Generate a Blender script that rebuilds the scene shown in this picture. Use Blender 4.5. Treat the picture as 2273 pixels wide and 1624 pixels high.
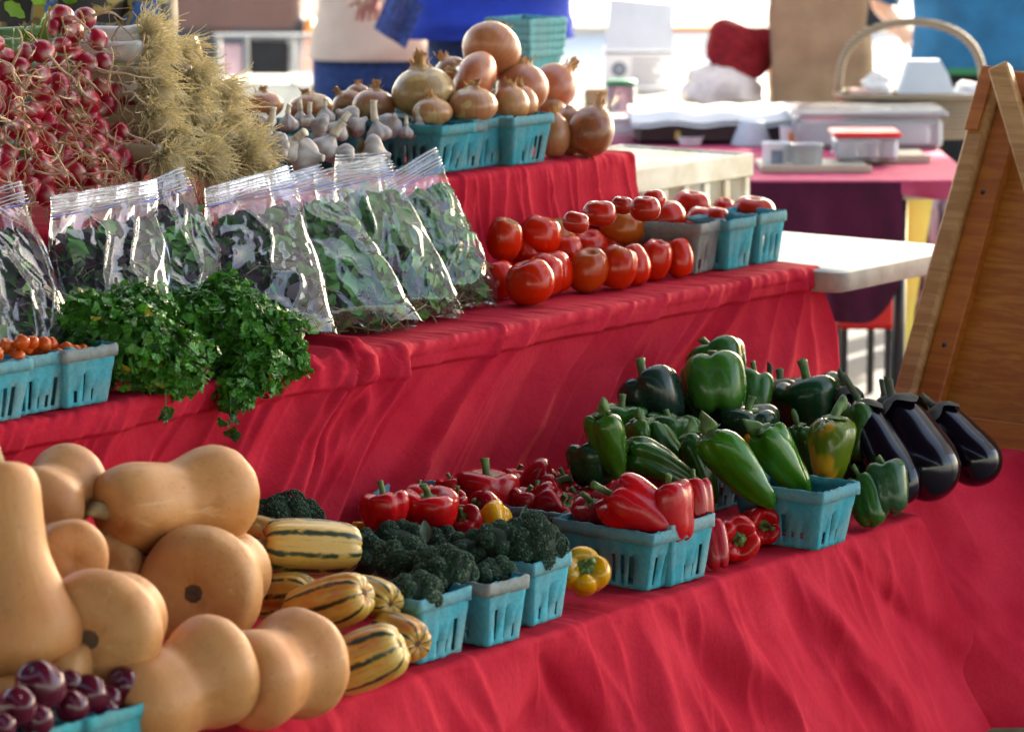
import bpy, math, random
import numpy as np
from mathutils import Matrix, Vector

for _o in list(bpy.data.objects):
    bpy.data.objects.remove(_o)
S = bpy.context.scene
COL = S.collection

# ------------------------------------------------------------------ camera
# picture units: the photograph scaled to 2273 x 1624; world: X along the stall (away to the right), Y across it, Z up
F = 7600.0; CX = 1136.5; CY = 812.0; YH = -400.0
PHI = math.atan((CY - YH) / F)
TH = math.atan((6900 - CX) / (F / math.cos(PHI)))
ZB, ZM, ZT, ZC = .42, .74, .95, 1.61
_h = np.array([math.cos(TH), math.sin(TH), 0.0])
RT = np.array([math.sin(TH), -math.cos(TH), 0.0])
FW = _h * math.cos(PHI) - np.array([0, 0, 1.0]) * math.sin(PHI)
UP = np.cross(RT, FW)
C0 = np.array([0.0, -2.9209713, ZC])
cam = bpy.data.objects.new('camera', bpy.data.cameras.new('camera'))
COL.objects.link(cam)
cam.matrix_world = Matrix(((RT[0], UP[0], -FW[0], C0[0]), (RT[1], UP[1], -FW[1], C0[1]), (RT[2], UP[2], -FW[2], C0[2]), (0, 0, 0, 1)))
cd = cam.data
cd.sensor_width = 36.0
cd.lens = F / 2273.0 * 36.0
cd.clip_start = .05
cd.clip_end = 400
cd.dof.use_dof = True
cd.dof.focus_distance = 5.6
cd.dof.aperture_fstop = 5.6
S.camera = cam
XE0_ = 5.06

# ------------------------------------------------------------------ sky, sun, exposure
SUN_EL, SUN_AZ = 27.0, 5.0   # degrees; azimuth measured from +X towards +Y
wd = bpy.data.worlds.new('World'); S.world = wd; wd.use_nodes = True
_nt = wd.node_tree
_sky = _nt.nodes.new('ShaderNodeTexSky'); _sky.sky_type = 'NISHITA'; _sky.sun_disc = False
_sky.sun_elevation = math.radians(SUN_EL); _sky.sun_rotation = math.radians(90 - SUN_AZ)
_sky.air_density = 1.0; _sky.dust_density = 2.0; _sky.ozone_density = .6
_nt.links.new(_sky.outputs[0], _nt.nodes['Background'].inputs[0])
_nt.nodes['Background'].inputs[1].default_value = .15
sl = bpy.data.lights.new('sun', 'SUN'); sl.energy = 3.0; sl.angle = math.radians(.6); sl.color = (1, .95, .88)
sun = bpy.data.objects.new('sun', sl); COL.objects.link(sun)
_sd = Vector((math.cos(math.radians(SUN_AZ)) * math.cos(math.radians(SUN_EL)), math.sin(math.radians(SUN_AZ)) * math.cos(math.radians(SUN_EL)), math.sin(math.radians(SUN_EL))))
sun.rotation_euler = _sd.to_track_quat('Z', 'Y').to_euler()
S.view_settings.view_transform = 'Standard'; S.view_settings.look = 'None'
S.view_settings.gamma = 1.0; S.view_settings.use_curve_mapping = False
S.view_settings.exposure = 2.75
S.view_settings.use_white_balance = True; S.view_settings.white_balance_temperature = 7300; S.view_settings.white_balance_tint = 8
S.render.engine = 'CYCLES'
cy = S.cycles
cy.use_denoising = True
cy.max_bounces = 8; cy.diffuse_bounces = 2; cy.glossy_bounces = 3; cy.transmission_bounces = 4; cy.transparent_max_bounces = 24
cy.caustics_reflective = False; cy.caustics_refractive = False
cy.sample_clamp_indirect = 6.0

# ------------------------------------------------------------------ picture <-> world
def _ray(x, y): return FW + RT * (x - CX) / F - UP * (y - CY) / F
def WZ(x, y, z):
    r = _ray(x, y); return C0 + r * (z - C0[2]) / r[2]
def W(x, y, Y):
    r = _ray(x, y); return C0 + r * (Y - C0[1]) / r[1]
def WD(x, y, d): return C0 + _ray(x, y) * d
def depth(p): return float((np.asarray(p) - C0) @ FW)
def mpp(p): return depth(p) / F          # metres per picture unit at p
def camdir(a):
    v = RT * a[0] + UP * a[1] - FW * a[2]
    return v / np.linalg.norm(v)

# ------------------------------------------------------------------ mesh helpers
def mkmesh(name, V, faces, mat=None, smooth=True, attrs=None, mats=None, midx=None):
    V = np.asarray(V, np.float32)
    if not isinstance(faces, (list, tuple)): faces = [faces]
    if np.ndim(faces[0]) == 1: faces = [faces]
    faces = [np.asarray(f, np.int32) for f in faces if len(f)]
    me = bpy.data.meshes.new(name)
    tot = np.concatenate([np.full(len(f), f.shape[1], np.int32) for f in faces])
    loops = np.concatenate([f.ravel() for f in faces])
    st = np.concatenate([[0], np.cumsum(tot)[:-1]]).astype(np.int32)
    me.vertices.add(len(V)); me.vertices.foreach_set('co', V.ravel())
    me.loops.add(len(loops)); me.loops.foreach_set('vertex_index', loops)
    me.polygons.add(len(tot)); me.polygons.foreach_set('loop_start', st); me.polygons.foreach_set('loop_total', tot)
    me.polygons.foreach_set('use_smooth', np.full(len(tot), bool(smooth)))
    if mats:
        for m in mats: me.materials.append(m)
        if midx is not None: me.polygons.foreach_set('material_index', np.asarray(midx, np.int32))
    elif mat is not None: me.materials.append(mat)
    if attrs:
        for k, (t, a) in attrs.items():
            at = me.attributes.new(k, t, 'POINT')
            at.data.foreach_set('vector' if t == 'FLOAT_VECTOR' else 'color', np.asarray(a, np.float32).ravel())
    me.update(calc_edges=True); me.validate()
    return me

def link(name, me, parent=None, label=None, cat=None, group=None, kind=None, color=None, matrix=None):
    o = bpy.data.objects.new(name, me); COL.objects.link(o)
    if parent is not None: o.parent = parent
    if label: o['label'] = label
    if cat: o['category'] = cat
    if group: o['group'] = group
    if kind: o['kind'] = kind
    if color is not None: o.color = tuple(color) + ((1.0,) if len(color) == 3 else ())
    if matrix is not None: o.matrix_world = matrix
    return o

def empty(name, loc, label, cat, group=None, rz=0):
    o = link(name, None, label=label, cat=cat, group=group)
    o.location = loc; o.rotation_euler = (0, 0, rz)
    o.empty_display_size = .05
    return o

def part(name, me, parent, color=None, loc=None, label=None, kind=None):
    """part whose mesh is in world coordinates is moved into its parent's space when parent is an unrotated empty"""
    o = link(name, me, parent=parent, color=color, label=label, kind=kind)
    if loc is not None: o.location = loc
    return o

def gridf(nu, nv, wrap=False):
    """quads of an nv x nu vertex grid (row-major, u fastest)"""
    u = np.arange(nu if wrap else nu - 1); v = np.arange(nv - 1)
    uu, vv = np.meshgrid(u, v); u2 = (uu + 1) % nu
    return np.stack([vv * nu + uu, vv * nu + u2, (vv + 1) * nu + u2, (vv + 1) * nu + uu], -1).reshape(-1, 4)

def crom(P, n):
    P = np.asarray(P, float); m = len(P)
    t = np.linspace(0, m - 1, n); i = np.clip(t.astype(int), 0, m - 2); f = (t - i)[:, None]
    p0 = P[np.clip(i - 1, 0, m - 1)]; p1 = P[i]; p2 = P[i + 1]; p3 = P[np.clip(i + 2, 0, m - 1)]
    return .5 * (2 * p1 + (p2 - p0) * f + (2 * p0 - 5 * p1 + 4 * p2 - p3) * f ** 2 + (3 * p1 - p0 - 3 * p2 + p3) * f ** 3)

class Acc:
    """collects pieces of one mesh"""
    def __init__(s): s.V = []; s.F = {}; s.n = 0; s.C = []; s.has = False; s.M = {}
    def add(s, V, F, col=None, mi=0):
        V = np.asarray(V, float)
        for f in (F if isinstance(F, (list, tuple)) else [F]):
            f = np.asarray(f)
            if len(f):
                s.F.setdefault(f.shape[1], []).append(f + s.n); s.M.setdefault(f.shape[1], []).append(np.full(len(f), mi))
        s.V.append(V); s.n += len(V)
        c = np.ones((len(V), 4)) if col is None else np.broadcast_to(np.asarray(col, float), (len(V), len(np.atleast_1d(col) if np.ndim(col) < 2 else col[0]))) 
        if c.shape[1] == 3: c = np.concatenate([c, np.ones((len(V), 1))], 1)
        if col is not None: s.has = True
        s.C.append(c)
        return s
    def mesh(s, name, mat, smooth=True, mats=None):
        ks = sorted(s.F)
        mi = np.concatenate([np.concatenate(s.M[k]) for k in ks]) if mats else None
        return mkmesh(name, np.concatenate(s.V), [np.concatenate(s.F[k]) for k in ks], mat, smooth,
                      {'Col': ('FLOAT_COLOR', np.concatenate(s.C))} if s.has else None, mats, mi)
    def box(s, lo, hi, col=None, M=None, mi=0, bev=0.0):
        lo = np.asarray(lo, float); hi = np.asarray(hi, float)
        if bev > 0:
            b = min(bev, (hi - lo).min() * .45)
            vs = []
            for sx in (0, 1):
                for sy in (0, 1):
                    for sz in (0, 1):
                        c = np.where([sx, sy, sz], hi, lo); d = np.where([sx, sy, sz], -b, b)
                        for ax in range(3):
                            q = c + d; q[ax] = c[ax]; vs.append(q)
            V = np.array(vs); idx = lambda x, y, z, a: (x * 4 + y * 2 + z) * 3 + a
            q = []; t = []
            for a in range(3):
                b1, b2 = (a + 1) % 3, (a + 2) % 3
                for sd in (0, 1):
                    def k(p, r, ax=a):
                        e = [0, 0, 0]; e[a] = sd; e[b1] = p; e[b2] = r
                        return idx(*e, ax)
                    f = [k(0, 0), k(1, 0), k(1, 1), k(0, 1)]; q.append(f if sd else f[::-1])
                for p in (0, 1):
                    for r in (0, 1):
                        e0 = [0, 0, 0]; e0[b1] = p; e0[b2] = r; e1 = list(e0); e1[a] = 1
                        f = [idx(*e0, b1), idx(*e1, b1), idx(*e1, b2), idx(*e0, b2)]
                        q.append(f if (p + r) % 2 else f[::-1])
            for x in (0, 1):
                for y in (0, 1):
                    for z in (0, 1):
                        f = [idx(x, y, z, 0), idx(x, y, z, 1), idx(x, y, z, 2)]
                        t.append(f if (x + y + z) % 2 else f[::-1])
            Fs = [np.array(q), np.array(t)]
        else:
            V = np.array([[x, y, z] for x in (lo[0], hi[0]) for y in (lo[1], hi[1]) for z in (lo[2], hi[2])])
            Fs = np.array([[0, 1, 3, 2], [4, 6, 7, 5], [0, 4, 5, 1], [2, 3, 7, 6], [0, 2, 6, 4], [1, 5, 7, 3]])
        if M is not None: V = V @ np.asarray(M)[:3, :3].T + np.asarray(M)[:3, 3]
        return s.add(V, Fs, col, mi)
    def tube(s, P, r, sides=6, col=None, cap=True, mi=0, flat=1.0):
        V, Fs = tube(P, r, sides, cap, flat); return s.add(V, Fs, col, mi)

def tube(P, r, sides=6, cap=True, flat=1.0):
    P = np.asarray(P, float); n = len(P); r = np.broadcast_to(np.asarray(r, float), (n,))
    T = np.gradient(P, axis=0); T /= np.linalg.norm(T, axis=1)[:, None] + 1e-12
    a = np.array([0, 0, 1.0]) if abs(T[0][2]) < .9 else np.array([1.0, 0, 0])
    N = np.zeros_like(P); nv = np.cross(T[0], a); nv /= np.linalg.norm(nv)
    for i in range(n):
        nv = nv - T[i] * (nv @ T[i]); nv /= np.linalg.norm(nv) + 1e-12; N[i] = nv
    B = np.cross(T, N)
    th = np.arange(sides) * 2 * math.pi / sides
    V = P[:, None] + r[:, None, None] * (np.cos(th)[None, :, None] * N[:, None] + flat * np.sin(th)[None, :, None] * B[:, None])
    V = V.reshape(-1, 3); Fs = [gridf(sides, n, True)]
    if cap:
        V = np.concatenate([V, P[:1], P[-1:]]); k = np.arange(sides); k2 = (k + 1) % sides
        Fs.append(np.concatenate([np.stack([np.full(sides, n * sides), k2, k], 1), np.stack([np.full(sides, n * sides + 1), (n - 1) * sides + k, (n - 1) * sides + k2], 1)]))
    return V, Fs

def vnoise(P, seed=0, oct=3):
    """cheap smooth noise in about [-1, 1] for an (n, k) array"""
    P = np.asarray(P, float); rs = np.random.RandomState(seed); o = np.zeros(len(P)); a = 1.0; f = 1.0
    for _ in range(oct):
        for _j in range(4):
            k = rs.normal(size=P.shape[1]) * f; o += a * .5 * np.sin(P @ k + rs.uniform(0, 6.28))
        a *= .55; f *= 2.0
    return o / 1.8

def lathe(prof, nu=28, nv=22, lobes=0, amp=0.0, wfn=None, bend=None, noise=0.0, nfreq=2.0, seed=0, sharp=.6, oval=0.0, twist=0.0, tilt=0.0, norm=True, zl=0.0):
    """fruit-like body: profile (radius, z) from the stem end down; v = 0 at the stem end. Normalised to a unit box."""
    rs = np.random.RandomState(seed)
    pr = crom(prof, nv); r = np.maximum(pr[1:-1, 0], 1e-4); z = pr[1:-1, 1]
    v = np.linspace(0, 1, nv)[1:-1]; th = np.arange(nu) * 2 * math.pi / nu
    VV, TT = np.meshgrid(v, th, indexing='ij'); RR = np.repeat(r[:, None], nu, 1); ZZ = np.repeat(z[:, None], nu, 1)
    m = np.ones_like(RR)
    if lobes:
        w = wfn(VV) if wfn else np.ones_like(VV)
        ph = TT + twist * VV + .18 * np.sin(TT + rs.uniform(0, 6)) + .1 * np.sin(2 * TT + rs.uniform(0, 6))
        k = np.abs(np.cos(ph * lobes / 2 + rs.uniform(0, 3)))
        m += amp * w * (k ** sharp - .65)
    m *= 1 + oval * np.cos(2 * TT + rs.uniform(0, 6))
    X = RR * m * np.cos(TT); Y = RR * m * np.sin(TT); Z = ZZ + tilt * X
    if lobes: Z = Z + (m - 1) * .28 * ZZ + zl * amp * ((k ** sharp) - .65) * (np.exp(-((VV - .22) / .16) ** 2) - .8 * np.exp(-((VV - .85) / .12) ** 2))
    P = np.stack([X, Y, Z], -1).reshape(-1, 3)
    P = np.concatenate([P, [[0, 0, pr[0, 1]], [0, 0, pr[-1, 1]]]])
    if noise:
        n = vnoise(P * nfreq + rs.uniform(-9, 9, 3), seed + 1); P = P * (1 + noise * n)[:, None]
    if bend: P = bend(P)
    cyl = np.concatenate([np.stack([np.cos(TT), np.sin(TT), VV], -1).reshape(-1, 3), [[1, 0, 0], [1, 0, 1]]])
    nr = nv - 2; k = np.arange(nu); k2 = (k + 1) % nu; a = nr * nu
    q = gridf(nu, nr, True)[:, ::-1]
    t = np.concatenate([np.stack([np.full(nu, a), k, k2], 1), np.stack([np.full(nu, a + 1), (nr - 1) * nu + k2, (nr - 1) * nu + k], 1)])
    if norm:
        lo, hi = P.min(0), P.max(0); s = (hi - lo); c = (hi + lo) / 2; w = max(s[0], s[1])
        P = (P - [c[0], c[1], c[2]]) / [w, w, s[2]]
    return P, [q, t], cyl

def fruit(name, mat, **kw):
    P, Fs, cyl = lathe(**kw)
    me = mkmesh(name, P, Fs, mat, True, {'cyl': ('FLOAT_VECTOR', cyl)})
    me['top'] = 0.0
    return me

def frame(axis, spin=0.0):
    """3x3 with local +Z along axis"""
    q = Vector(axis).to_track_quat('Z', 'Y').to_matrix()
    return np.array(q @ Matrix.Rotation(spin, 3, 'Z'))

def mesh_co(me):
    a = np.empty(len(me.vertices) * 3, np.float32); me.vertices.foreach_get('co', a); return a.reshape(-1, 3)
_CO = {}
def floor_at(p):
    """height of the cloth-covered shelf below a point"""
    x, y = p[0], p[1]
    if y > .99: return ZT
    if y > .60: return ZM
    return ZB + (.018 if x > XE0_ else 0)
def place(name, me, px, py, w, h, label, cat, Y=None, rest=None, axis=None, spin=0.0, color=None, group=None, w2=None, lvl=None):
    """centre of the thing at picture point (px, py); its depth from the plane Y, or resting on the level `rest`"""
    if rest is not None:
        p = WZ(px, py, rest)
        for _ in range(4):
            s = mpp(p); hh = (h if axis is None else w * .98) * s; p = WZ(px, py, rest + hh / 2)
    else: p = W(px, py, Y)
    s = mpp(p)
    A = frame((0, 0, 1) if axis is None else camdir(axis), spin)
    M = Matrix.Identity(4)
    sc = (w * s, (w2 or w) * s, h * s)
    for i in range(3):
        for j in range(3): M[i][j] = A[i, j] * sc[j]
        M[i][3] = p[i]
    # let it rest: slide along the line of sight until its lowest point meets the level (never below the shelf)
    if me.name not in _CO: _CO[me.name] = mesh_co(me)
    Mn = np.array(M); zmin = float((_CO[me.name] @ Mn[2, :3]).min() + Mn[2, 3])
    t = lvl if lvl is not None else floor_at(p) + .0015
    if lvl is not None or zmin < t:
        k = (ZC - t) / (ZC - zmin); q = C0 + (p - C0) * k
        for i in range(3):
            for j in range(3): M[i][j] *= k
            M[i][3] = q[i]
    return link(name, me, label=label, cat=cat, group=group, color=color, matrix=M)

# ------------------------------------------------------------------ material helpers
class NT:
    def __init__(s, name):
        s.m = bpy.data.materials.new(name); s.m.use_nodes = True; s.t = s.m.node_tree; s.p = s.t.nodes['Principled BSDF']
        s.out = s.t.nodes['Material Output']
    def n(s, typ, out=0, _p=None, **kw):
        nd = s.t.nodes.new('ShaderNode' + typ)
        if _p:
            for k, v in _p.items(): setattr(nd, k, v)
        for k, v in kw.items():
            i = nd.inputs[int(k[1:])] if k[0] == 'i' and k[1:].isdigit() else nd.inputs[k.replace('_', ' ')]
            s.set(i, v)
        return nd.outputs[out]
    def set(s, i, v):
        if isinstance(v, bpy.types.NodeSocket): s.t.links.new(v, i)
        elif isinstance(v, (tuple, list)) and len(v) == 3 and i.type == 'RGBA': i.default_value = (*v, 1)
        else: i.default_value = v
    def P(s, **kw):
        for k, v in kw.items(): s.set(s.p.inputs[k.replace('_', ' ')], v)
        return s.m
    def math(s, op, a, b=0.0, c=0.0): return s.n('Math', _p={'operation': op}, i0=a, i1=b, i2=c)
    def mix(s, f, a, b, bt='MIX'):
        nd = s.t.nodes.new('ShaderNodeMix'); nd.data_type = 'RGBA'; nd.blend_type = bt
        s.set(nd.inputs[0], f); s.set(nd.inputs[6], a); s.set(nd.inputs[7], b); return nd.outputs[2]
    def ramp(s, f, a, b, lo=0.0, hi=1.0):
        nd = s.t.nodes.new('ShaderNodeMapRange'); nd.interpolation_type = 'SMOOTHSTEP'
        for i, v in ((0, f), (1, a), (2, b), (3, lo), (4, hi)): s.set(nd.inputs[i], v)
        return nd.outputs[0]
    def noise(s, scale, detail=3.0, co=None, rough=.55, dist=0.0):
        kw = dict(Scale=scale, Detail=detail, Roughness=rough, Distortion=dist)
        if co is not None: kw['Vector'] = co
        return s.n('TexNoise', **kw)
    def obj(s): return s.n('TexCoord', out=3)
    def attr(s, nm, out=1): return s.n('Attribute', out=out, _p={'attribute_name': nm})
    def ocol(s): return s.n('ObjectInfo', out=1)
    def oalpha(s): return s.n('ObjectInfo', out=2)
    def orand(s): return s.n('ObjectInfo', out=5)
    def bump(s, h, st=.3, d=.01, nrm=None):
        kw = dict(Strength=st, Distance=d, Height=h)
        if nrm is not None: kw['Normal'] = nrm
        return s.n('Bump', **kw)
    def sep(s, v):
        nd = s.t.nodes.new('ShaderNodeSeparateXYZ'); s.set(nd.inputs[0], v); return nd.outputs

def simple(name, col, rough=.6, var=.15, nscale=12.0, bump=0.0, bscale=80.0, metal=0.0, spec=.5, coat=0.0, world=True):
    """one colour with gentle mottling and fine relief"""
    k = NT(name)
    co = k.n('NewGeometry', out=0) if world else k.obj()
    n = k.noise(nscale, 4, co)
    dark = tuple(c * (1 - var) for c in col); lite = tuple(min(1, c * (1 + var)) for c in col)
    c = k.mix(k.ramp(n, .3, .7), dark, lite)
    kw = dict(Base_Color=c, Roughness=rough, Metallic=metal, Specular_IOR_Level=spec, Coat_Weight=coat)
    if bump: kw['Normal'] = k.bump(k.noise(bscale, 4, co), bump, .004)
    return k.P(**kw)

def tinted(name, rough=.35, coat=0.0, var=.25, nscale=3.0, bump=.05, bscale=25.0, spec=.28, sss=0.0, patch=None, speck=None):
    """produce skin whose colour is the object's own tint"""
    k = NT(name); co = k.n('VectorMath', _p={'operation': 'ADD'}, i0=k.obj(), i1=k.n('CombineXYZ', i0=k.math('MULTIPLY', k.orand(), 37.0), i1=k.math('MULTIPLY', k.orand(), 11.0), i2=0.0))
    n = k.noise(nscale, 3, co)
    base = k.ocol()
    c = k.mix(k.ramp(n, .3, .7, 0, var), base, k.mix(1.0, base, (.45, .45, .4), 'MULTIPLY'))
    if patch is not None:
        f = k.math('MULTIPLY', k.ramp(k.noise(1.4, 2, co), .5, .62), k.math('SUBTRACT', 1.0, k.oalpha()))
        c = k.mix(f, c, patch)
    if speck is not None:
        c = k.mix(k.ramp(k.noise(38, 2, co), .66, .74, 0, .5), c, speck)
    kw = dict(Base_Color=c, Roughness=k.ramp(k.noise(6, 3, co), .3, .7, rough * .8, rough * 1.25), Coat_Weight=coat, Coat_Roughness=.08, Specular_IOR_Level=spec,
              Normal=k.bump(k.noise(bscale, 3, co), bump, .01))
    if sss: kw.update(Subsurface_Weight=sss, Subsurface_Radius=(.4, .15, .08), Subsurface_Scale=.01)
    return k.P(**kw)

def vcol(name, rough=.45, trans=0.0, spec=.4, coat=0.0, var=.25, nscale=60.0):
    """colour from the mesh's own Col attribute (leaf by leaf)"""
    k = NT(name); c = k.attr('Col', 0)
    n = k.noise(nscale, 2, k.n('NewGeometry', out=0))
    c = k.mix(k.ramp(n, .3, .7, 0, var), c, k.mix(1.0, c, (.4, .4, .4), 'MULTIPLY'))
    k.P(Base_Color=c, Roughness=rough, Specular_IOR_Level=spec, Coat_Weight=coat)
    if trans:
        tr = k.n('BsdfTranslucent', Color=c)
        k.set(k.out.inputs[0], k.n('MixShader', i0=trans, i1=k.p.outputs[0], i2=tr))
    return k.m
# ------------------------------------------------------------------ materials of the setting
def cloth_mat(name, col, lite, weave=900.0, sheen=.0):
    k = NT(name); g = k.n('NewGeometry', out=0)
    n = k.noise(7, 5, g); f = k.noise(160, 3, g)
    c = k.mix(k.ramp(n, .32, .68), col, lite)
    c = k.mix(k.ramp(f, .35, .7, 0, .22), c, tuple(x * .55 for x in col))
    wr = k.noise(34, 5, k.n('Mapping', Vector=g, Scale=(1, 1, .45)), .6, .6)
    nb = k.bump(wr, .28, .008)
    w2 = k.noise(weave, 1, g)
    nb = k.bump(w2, .16, .0012, nb)
    return k.P(Base_Color=c, Roughness=.85, Sheen_Weight=sheen, Sheen_Tint=(1, .55, .55), Sheen_Roughness=.5, Specular_IOR_Level=.12, Normal=nb)
M_RED = cloth_mat('red_cotton', (.48, .009, .029), (.58, .022, .046))
M_PURPLE = cloth_mat('purple_velvet', (.045, .002, .020), (.09, .005, .040), 500, .9)

def wood_mat(name, a, b, scale=1.0, stretch=(1, 14, 14)):
    k = NT(name); co = k.n('Mapping', Vector=k.obj(), Scale=stretch)
    w = k.noise(2.2 * scale, 6, co, .6, 1.6); f = k.noise(22 * scale, 4, co, .6)
    c = k.mix(k.ramp(w, .38, .64), a, b); c = k.mix(k.ramp(f, .45, .75, 0, .3), c, tuple(x * .5 for x in a))
    return k.P(Base_Color=c, Roughness=.5, Specular_IOR_Level=.4, Normal=k.bump(f, .15, .003))
M_PINE = wood_mat('pine_board', (.36, .15, .04), (.50, .25, .085))
M_OAK = wood_mat('stained_board', (.34, .080, .006), (.45, .13, .014))
M_PLY = wood_mat('plywood', (.34, .085, .004), (.46, .15, .016), 1.0, (3, 30, 5))
M_CONC = simple('concrete', (.11, .11, .115), .85, .12, 1.4, .3, 60)
M_PAVE = simple('pale_paving', (.46, .45, .44), .85, .1, .8, .3, 40)
M_WPLAST = simple('white_plastic', (.66, .63, .55), .45, .1, 9, .05, 60)
M_GPLAST = simple('grey_table_edge', (.40, .37, .33), .55, .18, 25, .12, 90)
M_BLACK = simple('black_enamel', (.012, .012, .016), .35, .2, 20)
M_STEEL = simple('grey_metal', (.34, .36, .38), .4, .1, 8, metal=.6)
M_WHITE = simple('white_card', (.78, .79, .82), .6, .05, 10)
M_GREYCARD = simple('grey_white_card', (.56, .62, .70), .6, .06, 10)
M_INK = simple('grey_ink', (.20, .23, .30), .6, .2, 90)
M_KRAFT = simple('kraft_paper', (.30, .20, .115), .75, .12, 14, .25, 45)
M_REDKNIT = simple('dark_red_knit', (.22, .004, .010), .9, .3, 60, .6, 160)
M_REDP = simple('red_plastic', (.70, .012, .012), .35, .08, 10)
M_ORANGE = simple('orange_plastic', (.80, .22, .03), .4, .08, 10)
M_YELLOW = simple('yellow_board', (.52, .50, .09), .6, .1, 5)
M_GREENP = simple('green_plastic', (.02, .22, .09), .4, .1, 10)
M_BRICK = simple('brown_panel', (.10, .05, .042), .7, .14, 3, .2, 40)
M_SKIN = simple('skin', (.55, .30, .22), .5, .1, 20)
M_HAIR = simple('brown_hair', (.05, .03, .02), .6, .3, 80)
M_DENIM = simple('denim', (.012, .035, .13), .9, .3, 60, .4, 300)
M_BLUE = simple('blue_knit_shirt', (.005, .035, .36), .85, .2, 9, .35, 120)
M_CREAM = simple('cream_shirt', (.55, .40, .31), .85, .08, 9, .3, 90)
M_TEAL = simple('teal_shirt', (.005, .11, .25), .85, .2, 9, .35, 110)
M_NAVYPATT = simple('blue_checked_cloth', (.03, .05, .18), .8, .6, 90)
M_DARKCL = simple('black_trousers', (.01, .012, .018), .9, .2, 30)
M_CANVAS = simple('canopy_canvas', (.75, .75, .74), .8, .05, 3)
def clear_mat(name, tint, opac=.25, rough=.12):
    k = NT(name)
    gl = k.n('BsdfGlossy', Color=(.95, .96, 1), Roughness=rough); tr = k.n('BsdfTransparent', Color=tint)
    df = k.n('BsdfDiffuse', Color=(.85, .87, .9))
    fr = k.n('Fresnel', IOR=1.45)
    s = k.n('MixShader', i0=opac, i1=tr, i2=df); s = k.n('MixShader', i0=fr, i1=s, i2=gl)
    k.set(k.out.inputs[0], s); return k.m
M_CLEAR = clear_mat('clear_plastic', (.95, .97, 1), .35)
def zebra():
    k = NT('grey_marbled_cloth'); n = k.noise(9, 4, k.n('Mapping', Vector=k.n('NewGeometry', out=0), Scale=(2, 2, .6)), .6, 2.5)
    return k.P(Base_Color=k.mix(k.ramp(n, .44, .56), (.05, .06, .08), (.50, .54, .62)), Roughness=.8)
M_ZEBRA = zebra()
def ornate():
    k = NT('ornate_print'); g = k.n('Mapping', Vector=k.n('NewGeometry', out=0), Scale=(1, 1, .8))
    n = k.noise(8, 1, g, .5, 2.2); w = k.noise(26, 2, g, .5, 3.0)
    c = k.mix(k.ramp(n, .52, .545), (.008, .007, .008), (.42, .30, .07))
    c = k.mix(k.ramp(n, .57, .585), c, (.05, .15, .42)); c = k.mix(k.ramp(n, .63, .64), c, (.38, .27, .06))
    c = k.mix(k.math('MULTIPLY', k.ramp(w, .55, .6), .6), c, (.02, .015, .012))
    return k.P(Base_Color=c, Roughness=.5)
M_ORNATE = ornate()
def crate_mat():
    k = NT('aged_white_plastic'); g = k.n('NewGeometry', out=0)
    c = k.mix(k.ramp(k.noise(9, 5, g), .35, .72), (.70, .66, .56), (.52, .44, .30)); return k.P(Base_Color=c, Roughness=.5)
M_CRATE = crate_mat()
def wicker():
    k = NT('wicker_weave'); g = k.n('NewGeometry', out=0)
    w = k.n('TexWave', out=1, _p={'bands_direction': 'Z'}, Vector=g, Scale=28.0, Distortion=2.0, Detail=2.0)
    return k.P(Base_Color=k.mix(w, (.16, .11, .07), (.42, .33, .22)), Roughness=.7, Normal=k.bump(w, .6, .006))
M_WICKER = wicker()

# ------------------------------------------------------------------ ground and unseen light-shaping canopies
def sheet(name, x0, x1, y0, y1, z, mat, kind='structure'):
    return link(name, mkmesh(name, [[x0, y0, z], [x1, y0, z], [x1, y1, z], [x0, y1, z]], [[0, 1, 2, 3]], mat), kind=kind)
sheet('ground', -150, 250, -150, 250, 0, M_PAVE)
sheet('floor', -9, 10.4, -8, 7.2, .004, M_CONC)

def canopy(C_, M_ROOF):
    root = link('shade_canopy', None, kind='structure'); root['label'] = 'pale canvas market roof on steel posts over the stalls'
    x0, x1, y0, y1, z = C_
    nx, ny = 25, 17
    xs = np.linspace(x0, x1, nx); ys = np.linspace(y0, y1, ny); XX, YY = np.meshgrid(xs, ys)
    ZZ = z + .9 * (1 - np.abs((YY - (y0 + y1) / 2) / ((y1 - y0) / 2))) + .04 * np.sin(XX * 2.1)
    V = np.stack([XX, YY, ZZ], -1).reshape(-1, 3); V2 = V + [0, 0, .03]
    q = gridf(nx, ny)
    part('roof_canvas', mkmesh('roof_canvas', np.concatenate([V, V2]), [q[:, ::-1], q + len(V)], M_ROOF), root)
    for x in (x0 + .2, x1 - .2):
        for y in (y0 + .2, y1 - .2):
            a = Acc(); a.box((x - .05, y - .05, .004), (x + .05, y + .05, z + .1), bev=.008); part('post', a.mesh('post', M_STEEL), root)
def roof_mat(dif=(.07, .06, .055), tr=0.0):
    k = NT('roof_canvas')
    d = k.n('BsdfDiffuse', Color=dif); t = k.n('BsdfTranslucent', Color=(.80, .79, .76))
    k.set(k.out.inputs[0], k.n('MixShader', i0=tr, i1=d, i2=t)); return k.m
CANOPY = (-18.0, 1.4, -16.0, 9.0, 2.8)  # unseen roofs; the gaps between them are placed to admit key light
CANOPY3 = (2.2, 5.2, -16.0, 3.5, 2.8)
CANOPY2 = (6.7, 13.5, -3.0, 9.0, 2.9)  # added over the background to keep direct sun off it
ROOF_T = .0
M_ROOF = roof_mat(); M_FILLROOF = roof_mat((.75, .75, .74), .45)  # dark underside cuts bounced light; pale translucent one brightens the background
canopy(CANOPY, M_ROOF); canopy(CANOPY2, M_FILLROOF); canopy(CANOPY3, M_ROOF)

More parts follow.
